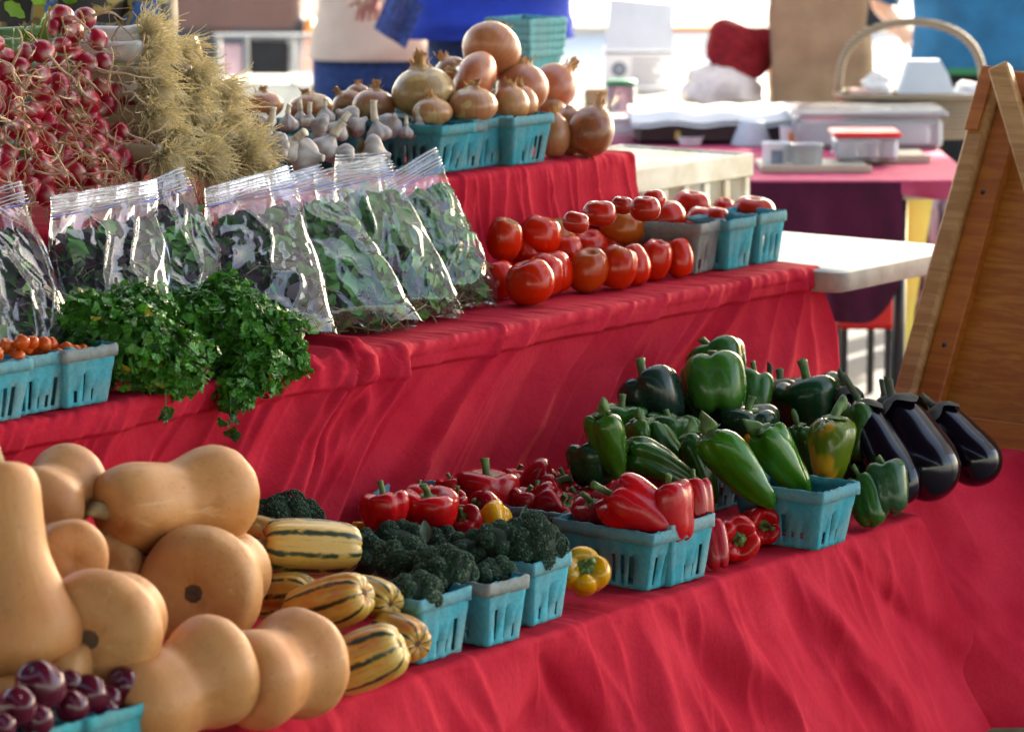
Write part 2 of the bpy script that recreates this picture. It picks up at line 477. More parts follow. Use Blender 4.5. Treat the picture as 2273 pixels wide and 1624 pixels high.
# ------------------------------------------------------------------ tables under the cloths
YM, YT = .6137, 1.0019
XB1, XM1, XT1 = 5.00, 5.70, 5.72
def Xat(px, Y, z):
    lo, hi = -4.0, 30.0
    for _ in range(50):
        m = (lo + hi) / 2; v = np.array([m, Y, z]) - C0
        if CX + F * (v @ RT) / (v @ FW) < px: lo = m
        else: hi = m
    return lo
XB1 = Xat(2046, 0, ZB); XM1 = Xat(1822, YM, ZM); XT1 = Xat(1408, YT, ZT)

def table(name, label, x0, x1, y0, y1, z, th=.03, legs=True):
    r = empty(name, (0, 0, 0), label, 'table')
    a = Acc(); a.box((x0, y0, z - th), (x1, y1, z), bev=.006); part('table_top', a.mesh('table_top', M_WPLAST, False), r)
    if legs:
        for x in (x0 + .12, x1 - .12):
            for y in (y0 + .08, y1 - .08):
                a = Acc(); a.tube([(x, y, .005), (x, y, z - th)], .014, 8); part('leg', a.mesh('leg', M_BLACK), r)
table('display_table', 'low display table hidden under the lowest red cloth', 1.2, XB1 - .02, .025, .60, ZB - .012)
table('display_table', 'display table hidden under the middle red cloth', 1.6, XM1 - .03, YM + .025, YT + .5, ZM - .012)
table('display_riser', 'raised shelf hidden under the uppermost red cloth', 2.0, XT1 - .03, YT + .02, YT + .62, ZT - .012, legs=False)

# ------------------------------------------------------------------ red cloths
def cloth(name, label, x0, x1, yf, yb, z, prof, shear, seed, nridge, ramp, wave, flare=None, dx=.0034, bumps=(), endw=0.0, topamp=.0022, irr=.35, ws=1.0, nbig=26, big=.011, dt=.0065):
    """sheet over a table: flat top from yb to the front edge yf, then down the profile (y offset, drop)"""
    rs = np.random.RandomState(seed)
    rr = .012
    rows = [(yb + (yf + rr - yb) * t, z, 0, 0, 1.0) for t in np.linspace(0, 1, 26) ** .7][:-1]
    for a in np.linspace(0, math.pi / 2, 6): rows.append((yf + rr - rr * math.sin(a), z - rr + rr * math.cos(a), rr * a, -math.sin(a), math.cos(a)))
    pp = np.array(prof, float); L = np.concatenate([[0], np.cumsum(np.hypot(*np.diff(pp, axis=0).T))])
    ts = np.arange(.006, L[-1], dt)
    yo = np.interp(ts, L, pp[:, 0]); dz = np.interp(ts, L, pp[:, 1])
    for t, y, d in zip(ts, yo, dz): rows.append((yf + y, z - rr - d, rr * 1.57 + t, -1.0, 0.0))
    rows = np.array(rows); n = int((x1 - x0) / dx); xs = np.linspace(x0, x1, n)
    X = np.repeat(xs[None], len(rows), 0); T = rows[:, 2:3]; drop = np.maximum(z - rows[:, 1:2], 0)
    sh = shear(X)
    U = X - sh * drop + .012 * np.sin(X * 7 + drop * 9)
    D = np.zeros_like(X)
    g = np.clip((drop + .004) / .05, 0, 1) ** .8; gl = np.clip(drop / .25, 0, 1.3)
    for _ in range(nridge):
        c = rs.uniform(x0 - .6, x1 + .6); w = rs.uniform(.0035, .016) * (ws if rs.rand() < .8 else 1.6); a = rs.uniform(.25, 1.0) * ramp * (w / .012) ** .6
        k0 = rs.uniform(-.06, .28); kl = rs.uniform(.06, .32); fade = np.clip((drop - k0) / .05, 0, 1) * np.clip((k0 + kl + .06 - drop) / .06, 0, 1) if rs.rand() < irr else g
        ww = w * (1 + 1.4 * gl * rs.uniform(.1, 1)); u = (U - c - rs.normal(0, irr * .38) * drop) / ww
        D += a * fade * np.where(u > 0, np.exp(-np.abs(u) ** 1.4 * 1.8), np.exp(-np.abs(u) ** 1.3 * .5))
    for _ in range(9):
        D += wave * gl * math.sin(_) * .5 * np.sin(U * rs.uniform(9, 34) + rs.uniform(0, 6.3))
    for _ in range(nbig):
        c = rs.uniform(x0 - .3, x1 + .3); w = rs.uniform(.022, .07); a = rs.uniform(.3, 1) * big * rs.choice([-1, 1]); sl = rs.normal(0, .5) * (irr / .6)
        u = (U - c - sl * drop) / (w * (.5 + 1.2 * gl)); D += a * np.clip(drop / .10, 0, 1.4) * np.exp(-u * u)
    ed = np.clip(1 - np.abs(rows[:, 0:1] - yf) / .12, 0, 1) * (drop < .02)
    P2 = np.stack([U.ravel() * 42, (rows[:, 0:1] + 0 * X).ravel() * 9], 1)
    D += (topamp * (.35 + ed) * (drop < .02)) * vnoise(P2, seed + 3, 3).reshape(X.shape)
    YY = rows[:, 0:1] + rows[:, 3:4] * D; ZZ = rows[:, 1:2] + np.abs(rows[:, 4:5]) * D
    XX = X.copy()
    if endw:
        e = np.clip((X - (x1 - .5)) / .5, 0, 1) ** 2; XX = XX + endw * e * drop
    if flare: YY = YY - flare * drop ** 1.25 * np.clip((X - x0 - .12) / .35, 0, 1)
    for (bx, bw, by, bd, bh) in bumps:
        gsn = np.exp(-((X + .5 * drop - bx) / bw) ** 2) * np.exp(-((T - by) / bd) ** 2)
        gs2 = gsn * (1 + .5 * np.sin((X - bx) * 90 + T * 40))
        ZZ = ZZ + bh * gs2 * (np.abs(rows[:, 4:5]) * .9 + .1); YY = YY - bh * .9 * gs2 * (drop > .008)
    V = np.stack([XX, YY, ZZ], -1).reshape(-1, 3)
    me = mkmesh(name, V, [gridf(n, len(rows))[:, ::-1]], M_RED)
    o = link(name, me, label=label, cat='tablecloth', group='red cloths over the stepped stall')
    # the end of the cloth, turned round the corner and hanging
    m = 24; ys = np.linspace(0, yb - yf, m); zr = np.linspace(0, z - .03, 40)
    A, B = np.meshgrid(ys, zr)
    xe = x1 + min(endw, .15) * B + .006 * np.sin(A * 60 + B * 8) * np.clip(B / .1, 0, 1) - .002
    V = np.stack([xe, yf + .008 + A - .03 * np.clip(B, 0, .3) * 0, z - .004 - B], -1).reshape(-1, 3)
    part('end_drape', mkmesh('end_drape', V, [gridf(m, 40)], M_RED), o)
    return o
cloth('tablecloth', 'red cloth falling from the lowest shelf to the bottom of the picture', 2.3, XB1, 0, .60, ZB,
      [(0, 0), (-.004, .03), (-.025, .15), (-.09, .39)], lambda X: .22 + .10 * np.sin(X * 2.0), 11, 210, .0066, .0040, endw=.60, irr=.62, nbig=44, big=.016)
cloth('tablecloth', 'red cloth of the middle shelf, drawn into slanting folds under the tomatoes', 2.7, XM1, YM, YT + .12, ZM,
      [(0, 0), (.001, .026), (.012, .033), (.010, .10), (-.02, .22), (-.045, .288)], lambda X: np.interp(X, [3.2, 3.9, 4.4, 5.2, 5.7], [-.7, -1.25, -1.35, -1.3, -.35]), 23, 120, .0260, .0090, dx=.0026, dt=.0028, ws=.9, irr=.25, nbig=34, big=.018,
      bumps=((Xat(790, YM, ZM) , .055, .0, .10, .020), (Xat(690, YM, ZM), .04, .02, .06, .012)), endw=.20, topamp=.003)
cloth('tablecloth', 'red cloth of the uppermost shelf hanging behind the tomatoes', 3.0, XT1, YT, YT + .65, ZT,
      [(0, 0), (.004, .05), (.0, .12), (-.012, .20)], lambda X: .12 * np.sin(X * 5), 37, 110, .0140, .0060, dx=.0026, ws=.6, endw=.22)
# a second, slightly higher cloth-covered table further along
XE0 = Xat(2048, .012, ZB + .016); XE1 = Xat(2330, .05, ZB + .03)
table('display_table', 'further display table hidden under the red cloth below the eggplants', XE0 + .03, XE1 - .03, .115, .62, ZB + .008)
cloth('tablecloth', 'red cloth under the eggplants at the far right end', XE0 - .08, XE1, .085, .62, ZB + .024,
      [(0, 0), (-.006, .03), (-.03, .16), (-.08, .412)], lambda X: .25, 53, 45, .0065, .0035, endw=1.3, irr=.6, nbig=14, big=.016, flare=1.7)

# ------------------------------------------------------------------ background tables and things on them
def facing(o):  # yaw that turns local +X to picture right and local -Y to the camera
    return math.atan2(RT[1], RT[0])
RY = math.atan2(RT[1], RT[0])
def locM(p, rz, tilt=None):
    M = Matrix.Translation(Vector(p)) @ Matrix.Rotation(rz, 4, 'Z')
    return M
def boxpart(name, lo, hi, mat, parent, bev=.004):
    a = Acc(); a.box(lo, hi, bev=bev); return part(name, a.mesh(name, mat, False), parent)
def root(name, p, rz, label, cat, group=None):
    return empty(name, tuple(p), label, cat, group, rz)

# white folding table beside the stall (long side running back to the left)
def folding_table():
    a = WZ(1868, 604, ZM - .005)
    r = root('folding_table', (a[0], a[1], 0), 0, 'white plastic folding table with grey rim at end of stall', 'table')
    n = 8; rd = .035; w, l, zt, th = .50, 1.75, ZM - .005, .040
    pts = []
    for cx, cy_, a0 in ((rd, rd, 180), (w - rd, rd, 270), (w - rd, l - rd, 0), (rd, l - rd, 90)):
        for k in range(n + 1):
            t = math.radians(a0 + 90 * k / n); pts.append((cx + rd * math.cos(t), cy_ + rd * math.sin(t)))
    pts = np.array(pts); m = len(pts); c = pts.mean(0)
    def ring(s, z): return np.concatenate([c + (pts - c) * s, np.full((m, 1), z)], 1)
    V = np.concatenate([ring(.992, zt), ring(1, zt - .004), ring(1, zt - th), ring(.985, zt - th - .004)])
    k = np.arange(m); k2 = (k + 1) % m
    q = np.concatenate([np.stack([i * m + k, (i + 1) * m + k, (i + 1) * m + k2, i * m + k2], 1) for i in (1, 2)])
    part('table_rim', mkmesh('table_rim', V, [q], M_GPLAST), r)
    V2 = np.concatenate([ring(.992, zt), ring(1, zt - .004), [[c[0], c[1], zt]]])
    q2 = np.stack([k, m + k, m + k2, k2], 1); t2 = np.stack([np.full(m, 2 * m), k, k2], 1)
    part('table_top', mkmesh('table_top', V2, [q2, t2], M_WPLAST), r)
    for px, py in ((1915, 700), (2003, 680)):
        p = WZ(px, py, .35) if False else None
    for x, y in ((.12, .30), (w - .13, .30), (.12, l - .3), (w - .13, l - .3)):
        a2 = Acc(); a2.tube([(x, y, .006), (x, y, zt - th - .003)], .0135, 10); part('leg', a2.mesh('leg', M_BLACK), r)
    a2 = Acc(); a2.tube([(.12, .30, .20), (w - .13, .30, .20)], .010, 8); part('leg_brace', a2.mesh('leg_brace', M_BLACK), r)
folding_table()

# vented white crate on the folding table
def crate():
    p = WZ(1372, 545, ZM)
    r = root('plastic_crate', (p[0], p[1], ZM - .004), 0, 'off-white plastic crate with slotted sides behind the tomatoes', 'crate')
    w, l, h = .50, .34, .155
    def P(n, lo, hi): return boxpart(n, lo, hi, M_CRATE, r, .003)
    P('base', (0, 0, .002), (w, l, .012)); 
    for i in range(11):
        y = .012 + i * (l - .03) / 10; P('lid_slat', (.010, y - .011, h - .012), (w - .01, y + .014, h - .002))
    P('rim_band', (-.006, -.006, h - .048), (w + .006, .006, h + .002)); P('rim_band', (-.006, l - .006, h - .048), (w + .006, l + .006, h + .002))
    P('rim_band', (-.006, .0062, h - .048), (.006, l - .0062, h + .002)); P('rim_band', (w - .006, .0062, h - .048), (w + .006, l - .0062, h + .002))
    P('back_panel', (.006, .008, .0122), (w - .006, .012, h - .049)); P('lid', (.006, .0065, h - .018), (w - .006, l - .0065, h - .0125))
    for i in range(6): P('window_bar', (.012 + i * .082, -.003, .0122), (.012 + i * .082 + .06, .0005, .045))
    for k, y in ((0, -.002), (1, l - .004)):
        nb = 6
        for i in range(nb + 1):
            x = .012 + i * (w - .024) / nb; P('upright', (x - .011, y, .0122), (x + .011, y + .006, h - .0482))
        for i in range(nb):
            for j in range(1, 7):
                x = .012 + (i + j / 7) * (w - .024) / nb; P('slat', (x - .0022, y + .001, .014), (x + .0022, y + .005, h - .05))
    for k, x in ((0, -.002), (1, w - .004)):
        for i in range(5):
            y = .02 + i * (l - .04) / 4; P('upright', (x, y - .011, .0122), (x + .006, y + .011, h - .0482))
crate()

# purple-draped table further back
DT = 8.75
def purple_table():
    a = WZ(1690, 400, ZM)
    r = root('draped_table', (a[0], a[1], 0), RY, 'folding table under pink and purple cloth in background', 'table')
    s = DT / F
    boxpart('table_top', (-.75, .02, ZM - .05), (.52, 1.9, ZM - .012), M_WPLAST, r)
    for x, y in ((-.65, .15), (.36, .15), (-.65, 1.7), (.36, 1.7)):
        a2 = Acc(); a2.tube([(x, y, .006), (x, y, ZM - .05)], .016, 8); part('leg', a2.mesh('leg', M_BLACK), r)
    c = link('table_drape', None, label='purple velvet drape with pink top over the background table', cat='tablecloth')
    c.matrix_world = locM((a[0], a[1], 0), RY)
    boxpart('pink_top', (-.80, -.005, ZM - .012), (.535, 1.95, ZM), simple('pink_cloth', (.50, .05, .14), .8, .12, 12, .3, 120), c)
    n, m = 90, 50
    xs = np.linspace(-.8, .345, n); dz = np.linspace(0, 1, m); A, B = np.meshgrid(xs, dz)
    hem = .30 + .05 * np.sin(A * 3 + 1.2) - .10 * np.clip((A - .24) / .1, 0, 1) ** 2
    V = np.stack([A + .02 * B * np.sin(A * 9), -.012 - .02 * B * np.sin(A * 26) - .012 * np.sin(A * 55 + 2) * B, ZM - .004 - B * hem], -1).reshape(-1, 3)
    part('purple_fall', mkmesh('purple_fall', V, [gridf(n, m)[:, ::-1]], M_PURPLE), c)
    xs = np.linspace(.34, .535, 40); A, B = np.meshgrid(xs, np.linspace(0, 1, 12))
    V = np.stack([A, -.014 - .006 * np.sin(A * 60) * B, ZM - .004 - B * (.03 + .012 * np.sin(A * 18))], -1).reshape(-1, 3)
    part('pink_edge', mkmesh('pink_edge', V, [gridf(40, 12)[:, ::-1]], simple('pink_cloth_edge', (.45, .05, .12), .8, .12, 12, .3, 120)), c)
purple_table()

def bgz(px, py, z=ZM): return WZ(px, py, z)
def thing_box(name, label, cat, px0, px1, py0, py1, z, dep, mat, bev=.006, rz=RY):
    """box-like thing standing at level z: its front face spans the picture rectangle"""
    p = WZ((px0 + px1) / 2, py1, z); s = mpp(p); w = (px1 - px0) * s; h = (py1 - py0) * s
    r = root(name, p, rz, label, cat)
    return r, w, h, s

# red bin and yellow board and marbled cloth under/behind the purple table
def under_table():
    p = WZ(1925, 728, .20); s = mpp(p)
    p = WD(1925, 700, 9.2); s = mpp(p)
    r = root('storage_bin', (p[0], p[1], p[2] - .10), RY, 'bright red plastic bin under the purple-draped table', 'bin')
    boxpart('bin_body', (-.08, 0, .06), (.078, .5, .42), M_REDP, r, .012); boxpart('bin_rim', (-.086, -.008, .40), (.084, .51, .43), M_REDP, r, .006)
    for x, y in ((-.07, .01), (.05, .01), (-.07, .46), (.05, .46)): boxpart('bin_foot', (x, y, -(p[2] - .10) + .006), (x + .02, y + .02, .061), M_BLACK, r, .002)
    p = WD(2036, 760, 9.6); s = mpp(p)
    r = root('yellow_board', (p[0], p[1], 0), RY, 'yellow-green board leaning under the background table', 'board')
    boxpart('board', (-38 * s, 0, .01), (50 * s, .02, .70), M_YELLOW, r, .003); boxpart('board_edge', (-42 * s, -.006, .01), (-38.2 * s, .024, .705), M_STEEL, r, .002)
    p = WD(2132, 520, 9.4); s = mpp(p)
    n, m = 40, 60; A, B = np.meshgrid(np.linspace(-60 * s, 70 * s, n), np.linspace(0, 1, m))
    V = np.stack([A - .06 * np.clip(B - .1, 0, .5) + .03 * B * np.sin(A * 20), .012 * np.sin(A * 70 + B * 2) * (.3 + B), p[2] + .15 - B * .62], -1).reshape(-1, 3)
    V[:, 0] += 0; me = mkmesh('marbled_cloth', V, [gridf(n, m)[:, ::-1]], M_ZEBRA)
    o = link('marbled_cloth', me, label='grey and black marbled cloth hanging beside the wooden easel', cat='cloth'); o.matrix_world = locM((p[0], p[1], 0), RY)
under_table()

def bg_items():
    # black case with white quilted cloth
    p = WZ(1590, 322, ZM); s = mpp(p)
    r = root('black_case', p, RY, 'long black case behind the white crate', 'case')
    boxpart('case_body', (-178 * s, 0, .0), (185 * s, .26, .075), M_BLACK, r, .012); boxpart('latch', (-92 * s, -.008, .012), (-80 * s, .001, .038), simple('brass', (.5, .4, .1), .4, metal=.7), r, .002)
    boxpart('case_mark', (-165 * s, -.0025, .052), (-130 * s, .0005, .060), M_INK, r, .0005)
    n, m = 50, 16; A, B = np.meshgrid(np.linspace(-190 * s, 192 * s, n), np.linspace(0, 1, m))
    V = np.stack([A, -.012 + B * .30, .083 + .010 * np.sin(A * 40) * .4 + .006 * np.sin(B * 9) - .02 * np.clip((.12 - B) / .12, 0, 1)], -1).reshape(-1, 3)
    V2 = V - [0, 0, .012]; q = gridf(n, m)
    bd = link('white_pad', mkmesh('white_pad', np.concatenate([V, V2]), [q, q[:, ::-1] + len(V)], M_WHITE), label='white quilted pad lying on the black case', cat='pad'); bd.matrix_world = locM(p, RY)
    # cups and tubs
    def cup(px, py, wpx, hpx, label, taper=.8, mat=M_WHITE, invert=False, z=ZM, cat='cup', name='paper_cup', inner=None):
        q = WZ(px, py, z); s = mpp(q); r0 = wpx * s / 2; h = hpx * s
        a, b = (r0, r0 * taper) if invert else (r0 * taper, r0)
        pr = [(0, 0), (a * .98, 0), (a, .003), (b, h - .002), (b * 1.03, h), (b * .95, h - .001), (a * .92, .006), (0, .006)] if not invert else [(0, 0), (a, 0), (a * 1.02, .004), (b, h - .004), (b * .94, h), (0, h)]
        th = np.arange(24) * 2 * math.pi / 24
        V = np.array([[x * math.cos(t), x * math.sin(t), zz] for x, zz in pr for t in th])
        o = link(name, mkmesh(name, V, [gridf(24, len(pr), True)], mat), label=label, cat=cat); o.location = q
        if inner:
            a2 = Acc(); a2.box((-r0 * .45, -b - .002, h * .15), (r0 * .35, -b * .6, h * .75), bev=.002); c = part('printed_panel', a2.mesh('printed_panel', inner, False), o); c.rotation_euler = (0, 0, RY)
        return o
    cup(1587, 318, 66, 56, 'white mug with a blue panel beside the black case', .92, M_WHITE, inner=M_INK)
    cup(1668, 322, 92, 54, 'white cup turned upside down right of the mug', .62, M_GREYCARD, True)
    cup(1532, 322, 60, 20, 'shallow white dish in front of the black case', .8, M_WHITE, name='dish', cat='dish')
    cup(1762, 328, 64, 48, 'white tub with an orange label on the background table', .9, M_WHITE, inner=M_ORANGE, name='tub', cat='tub')
    cup(1724, 372, 66, 56, 'small white tub with a blue label on the tray edge', .95, M_WHITE, inner=M_INK, name='tub', cat='tub')
    cup(1790, 376, 74, 56, 'clear white tub between the blue-label tub and red-lidded box', .92, M_CLEAR, name='tub', cat='tub')
    cup(1378, 246, 66, 56, 'glass jar with red contents and green lid left of the case', .95, M_CLEAR, name='jar', cat='jar')
    o = bpy.data.objects['jar']; a = Acc(); s = mpp(WZ(1378, 246, ZM))
    th = np.arange(20) * 2 * math.pi / 20
    def cyl(r, z0, z1): return np.array([[x * math.cos(t), x * math.sin(t), z] for x, z in ((0, z0), (r, z0), (r, z1), (0, z1)) for t in th])
    part('lid', mkmesh('lid', cyl(34 * s, 55 * s, 68 * s), [gridf(20, 4, True)], M_GREENP), o); part('contents', mkmesh('contents', cyl(28 * s, 6 * s, 34 * s), [gridf(20, 4, True)], simple('salsa', (.35, .08, .05), .5)), o)
    r, w, h, s = thing_box('cardboard_box', 'small plain cardboard box left of the green-lidded jar', 'box', 1298, 1345, 200, 236, ZM, .1, M_KRAFT)
    boxpart('box_body', (-w / 2, 0, 0), (w / 2, .12, h), M_KRAFT, r); boxpart('box_flap', (-w / 2, .002, h + .0005), (w / 2, .06, h + .003), M_KRAFT, r, .001)
    r, w, h, s = thing_box('napkin_stack', 'stack of white and pink napkins left of the black case', 'napkins', 1345, 1408, 262, 318, ZM, .1, M_WHITE)
    for i in range(7): boxpart('napkin', (-w / 2 - .004 * (i % 2), .002 * (i % 3), i * h / 7 + .0004), (w / 2, .13, (i + 1) * h / 7), M_WHITE if i > 1 else simple('pink_napkin', (.7, .3, .4), .8), r, .002)
    # trays
    for k, (x0, x1, y0, y1, lb) in enumerate(((1690, 1935, 372, 384, 'pale wooden tray under the small tubs'), (1880, 2066, 345, 362, 'pale wooden board behind the red-lidded box'))):
        r, w, h, s = thing_box('serving_tray', lb, 'tray', x0, x1, y0, y1, ZM, .3, M_PINE)
        boxpart('board', (-w / 2, 0, .001), (w / 2, .24, .013), simple('bleached_board', (.55, .48, .38), .6, .1, 8), r); boxpart('tray_lip', (-w / 2, -.006, .001), (w / 2, -.0003, .020), simple('bleached_lip', (.50, .42, .32), .6, .1, 8), r, .002)
    # red-lidded food box
    r, w, h, s = thing_box('food_container', 'clear food container with red lid on the background table', 'container', 1848, 2002, 300, 372, ZM, .2, M_CLEAR)
    boxpart('box_body', (-w / 2 + .008, .005, .015), (w / 2 - .008, .15, h - .008), M_CLEAR, r, .01); boxpart('lid', (-w / 2, -.003, h - .0075), (w / 2, .158, h + .006), M_REDP, r, .005)
    for i in range(3): boxpart('contents', (-w / 2 + .02 + i * w * .3, .02, .02), (-w / 2 + .02 + i * w * .3 + w * .22, .12, .045 + .008 * i), M_GREYCARD, r, .008)
    # big clear bin
    r, w, h, s = thing_box('storage_box', 'large clear plastic storage box with lid at back of table', 'box', 1752, 2105, 246, 334, ZM, .3, M_CLEAR)
    boxpart('bin_body', (-w / 2 + .012, .012, .0), (w / 2 - .012, .26, h - .02), M_CLEAR, r, .014); boxpart('lid', (-w / 2, 0, h - .0195), (w / 2, .27, h), M_CLEAR, r, .008)
    boxpart('contents', (-w / 2 + .03, .06, .004), (w / 2 - .04, .22, h * .55), M_WHITE, r, .01)
    # wicker basket with arched handle
    p = WZ(2040, 305, ZM + .02); s = mpp(p)
    r = root('wicker_basket', (p[0], p[1], ZM), RY, 'wicker basket with tall arched handle right of the paper bag', 'basket')
    p2 = WZ(2040, 320, ZM); r.location = p2 + np.array([_h[0] * .22, _h[1] * .22, 0]); s = mpp(np.array(r.location))
    a = Acc(); n = 40; th = np.arange(n) * 2 * math.pi / n
    sx, sy = 160 * s, .12
    zs = np.linspace(0, .115, 14); V = np.array([[(sx * (.86 + .14 * z / .115) + .002 * math.sin(20 * t + 3.14 * (i % 2))) * math.copysign(abs(math.cos(t)) ** .5, math.cos(t)), (sy * (.86 + .14 * z / .115)) * math.copysign(abs(math.sin(t)) ** .5, math.sin(t)), z] for i, z in enumerate(zs) for t in th])
    part('basket_wall', mkmesh('basket_wall', V, [gridf(n, 14, True)], M_WICKER), r)
    rim = np.array([[sx * 1.01 * math.copysign(abs(math.cos(t)) ** .5, math.cos(t)), sy * 1.01 * math.copysign(abs(math.sin(t)) ** .5, math.sin(t)), .117] for t in np.linspace(0, 2 * math.pi, 60)])
    V, Fs = tube(rim, .010, 8); part('rim', mkmesh('rim', V, Fs, M_WICKER), r)
    t = np.linspace(0, math.pi, 40); arc = np.stack([-sx * np.cos(t) * 1.0, 0 * t, .11 + (170 * s - .005) * np.sin(t) ** .62], 1)
    V, Fs = tube(arc, .0115, 8); part('handle', mkmesh('handle', V, Fs, M_WICKER), r)
    bl = np.array(r.location)
    # contents of the basket: egg carton end and crumpled papers
    def carton(px, py, wpx, hpx, label):
        q = WD(px, py, depth(bl)); s = mpp(q); w = wpx * s; h = hpx * s
        V = np.array([[-w / 2, -.05, 0], [w / 2, -.05, 0], [w / 2, .05, 0], [-w / 2, .05, 0], [-w * .32, -.035, h], [w * .25, -.035, h], [w * .25, .035, h], [-w * .32, .035, h], [-w * .40, -.04, h * .55], [w * .40, -.04, h * .55], [w * .40, .04, h * .55], [-w * .40, .04, h * .55]])
        q4 = [[0, 1, 9, 8], [1, 2, 10, 9], [2, 3, 11, 10], [3, 0, 8, 11], [8, 9, 5, 4], [9, 10, 6, 5], [10, 11, 7, 6], [11, 8, 4, 7], [4, 5, 6, 7]]
        o = link('foam_cup', mkmesh('foam_cup', V, [q4], M_GREYCARD, False), label=label, cat='cup'); o.location = q; o.rotation_euler = (0, 0, RY)
    carton(2052, 205, 124, 72, 'large white faceted cup upside down in the wicker basket')
    def crumple(name, px, py, wpx, hpx, seed, label, mat=M_WHITE):
        P_, Fs, cyl_ = lathe([(0, .5), (.3, .45), (.5, .1), (.45, -.3), (.2, -.5), (0, -.5)], 22, 16, noise=.45, nfreq=5, seed=seed)
        q = WD(px, py, depth(bl)); s = mpp(q); P_ = P_ * [wpx * s, .09, hpx * s]
        o = link(name, mkmesh(name, P_, Fs, mat, False), label=label, cat='paper'); o.location = q; o.rotation_euler = (0, 0, RY)
    crumple('crumpled_paper', 1946, 195, 90, 80, 3, 'crumpled white paper at left end of the wicker basket')
    crumple('crumpled_paper', 2160, 205, 120, 50, 5, 'crumpled pale paper at right end of the wicker basket')
    crumple('crumpled_paper', 1925, 215, 100, 40, 8, 'crumpled pinkish paper on the basket rim under the handle', simple('pinkish_paper', (.68, .48, .45), .8))
    # tall kraft bag
    p = WZ(1812, 236, ZM); s = mpp(p)
    r = root('paper_bag', p, RY, 'tall brown kraft paper bag standing on the background table', 'bag')
    n, m = 64, 40; u = np.linspace(0, 1, n, endpoint=False); w, d, hh = 205 * s, .15, .40
    per = []
    for t in u:
        k = t * 4
        if k < 1: per.append((-w / 2 + w * k, -d / 2))
        elif k < 2: per.append((w / 2, -d / 2 + d * (k - 1)))
        elif k < 3: per.append((w / 2 - w * (k - 2), d / 2))
        else: per.append((-w / 2, d / 2 - d * (k - 3)))
    per = np.array(per); V = []
    for j in range(m):
        z = hh * j / (m - 1); nz = vnoise(np.concatenate([per * 22, np.full((n, 1), z * 9)], 1), 4, 3)
        sd = np.abs(per[:, 0]) > w * .49
        q = per * (1 + .085 * nz[:, None] * min(1, z * 9)); q[sd, 0] *= 1 - .10 * np.sin(min(1, z / hh) * 2.6) * (1 - np.abs(per[sd, 1]) / (d / 2))
        V.append(np.concatenate([q, np.full((n, 1), z + .001)], 1))
    part('bag_wall', mkmesh('bag_wall', np.concatenate(V), [gridf(n, m, True)], M_KRAFT), r); boxpart('bag_bottom', (-w / 2 + .004, -d / 2 + .004, .0005), (w / 2 - .004, d / 2 - .004, .003), M_KRAFT, r, .001)
    # second kraft bag, folded over, behind
    r, w, h, s = thing_box('paper_bag', 'crumpled brown paper bag standing behind the basket handle', 'bag', 1880, 1945, 60, 250, ZM, .2, M_KRAFT)
    P_, Fs, cyl_ = lathe([(0, .5), (.28, .5), (.42, .3), (.5, 0), (.48, -.4), (.44, -.5), (0, -.5)], 30, 24, noise=.10, nfreq=5, seed=12)
    part('bag_wall', mkmesh('bag_wall', (P_ + [0, 0, .5]) * [w * 1.5, .16, h], Fs, M_KRAFT), r); r.location = np.array(r.location) + _h * .28
    # white carton with flap
    p = WZ(1417, 205, ZM); s = mpp(p)
    r = root('carton', p, RY, 'white cardboard carton with raised grey-blue flap and printed side', 'carton')
    w, h = 150 * s, 92 * s
    boxpart('carton_body', (-w / 2, 0, 0), (w / 2, .20, h), M_WHITE, r, .004); boxpart('carton_band', (-w / 2 + .001, -.0025, h - 8 * s), (w / 2 - .001, .0005, h - 1 * s), M_INK, r, .0005)
    V = np.array([[-w / 2, .0, h + .001], [w / 2, 0, h + .001], [w / 2 + .004, .05, h + 100 * s], [-w / 2 + 12 * s, .05, h + 112 * s]]); V = np.concatenate([V, V + [0, .004, 0]])
    part('flap', mkmesh('flap', V, [[[0, 1, 2, 3], [7, 6, 5, 4], [0, 4, 5, 1], [1, 5, 6, 2], [2, 6, 7, 3], [3, 7, 4, 0]]], M_GREYCARD, False), r)
    th = np.arange(24) * 2 * math.pi / 24; cxp, czp = -w / 2 + 32 * s, h * .55
    V = np.array([[cxp + rr * math.cos(t), -.003, czp + rr * math.sin(t)] for rr in (17 * s, 3 * s) for t in th]); part('printed_emblem', mkmesh('printed_emblem', V, [gridf(24, 2, True)], M_INK), r)
    for i in range(5): boxpart('printed_line', (-w / 2 + 60 * s, -.003, h * .76 - i * 12 * s), (-w / 2 + (125 - 9 * (i % 3)) * s, -.0004, h * .76 - i * 12 * s + 4 * s), M_INK, r, .0004)
    # orange strip, white bag, red knit cloth
    r, w, h, s = thing_box('orange_tray', 'white tray with an orange rim behind the red knit cloth', 'tray', 1490, 1600, 75, 120, ZM, .2, M_ORANGE); r.location = np.array(r.location) + np.array([0, 0, .04])
    boxpart('tray_body', (-w / 2, 0, -.04), (w / 2, .3, .045), M_WHITE, r, .006); boxpart('tray_rim', (-w / 2 - .004, -.006, .0455), (w / 2 + .004, .31, .06), M_ORANGE, r, .004)
    P_, Fs, cyl_ = lathe([(0, .5), (.3, .42), (.48, .1), (.5, -.3), (.42, -.5), (0, -.5)], 40, 30, noise=.2, nfreq=6, seed=31)
    q = WZ(1600, 236, ZM) ; s = mpp(q)
    o = link('plastic_bag', mkmesh('plastic_bag', (P_ + [0, 0, .5]) * [200 * s, .14, 95 * s], Fs, simple('white_film', (.66, .60, .58), .35, .2, 20)), label='slumped whitish plastic bag under the red knit cloth', cat='bag'); o.location = q; o.rotation_euler = (0, 0, RY)
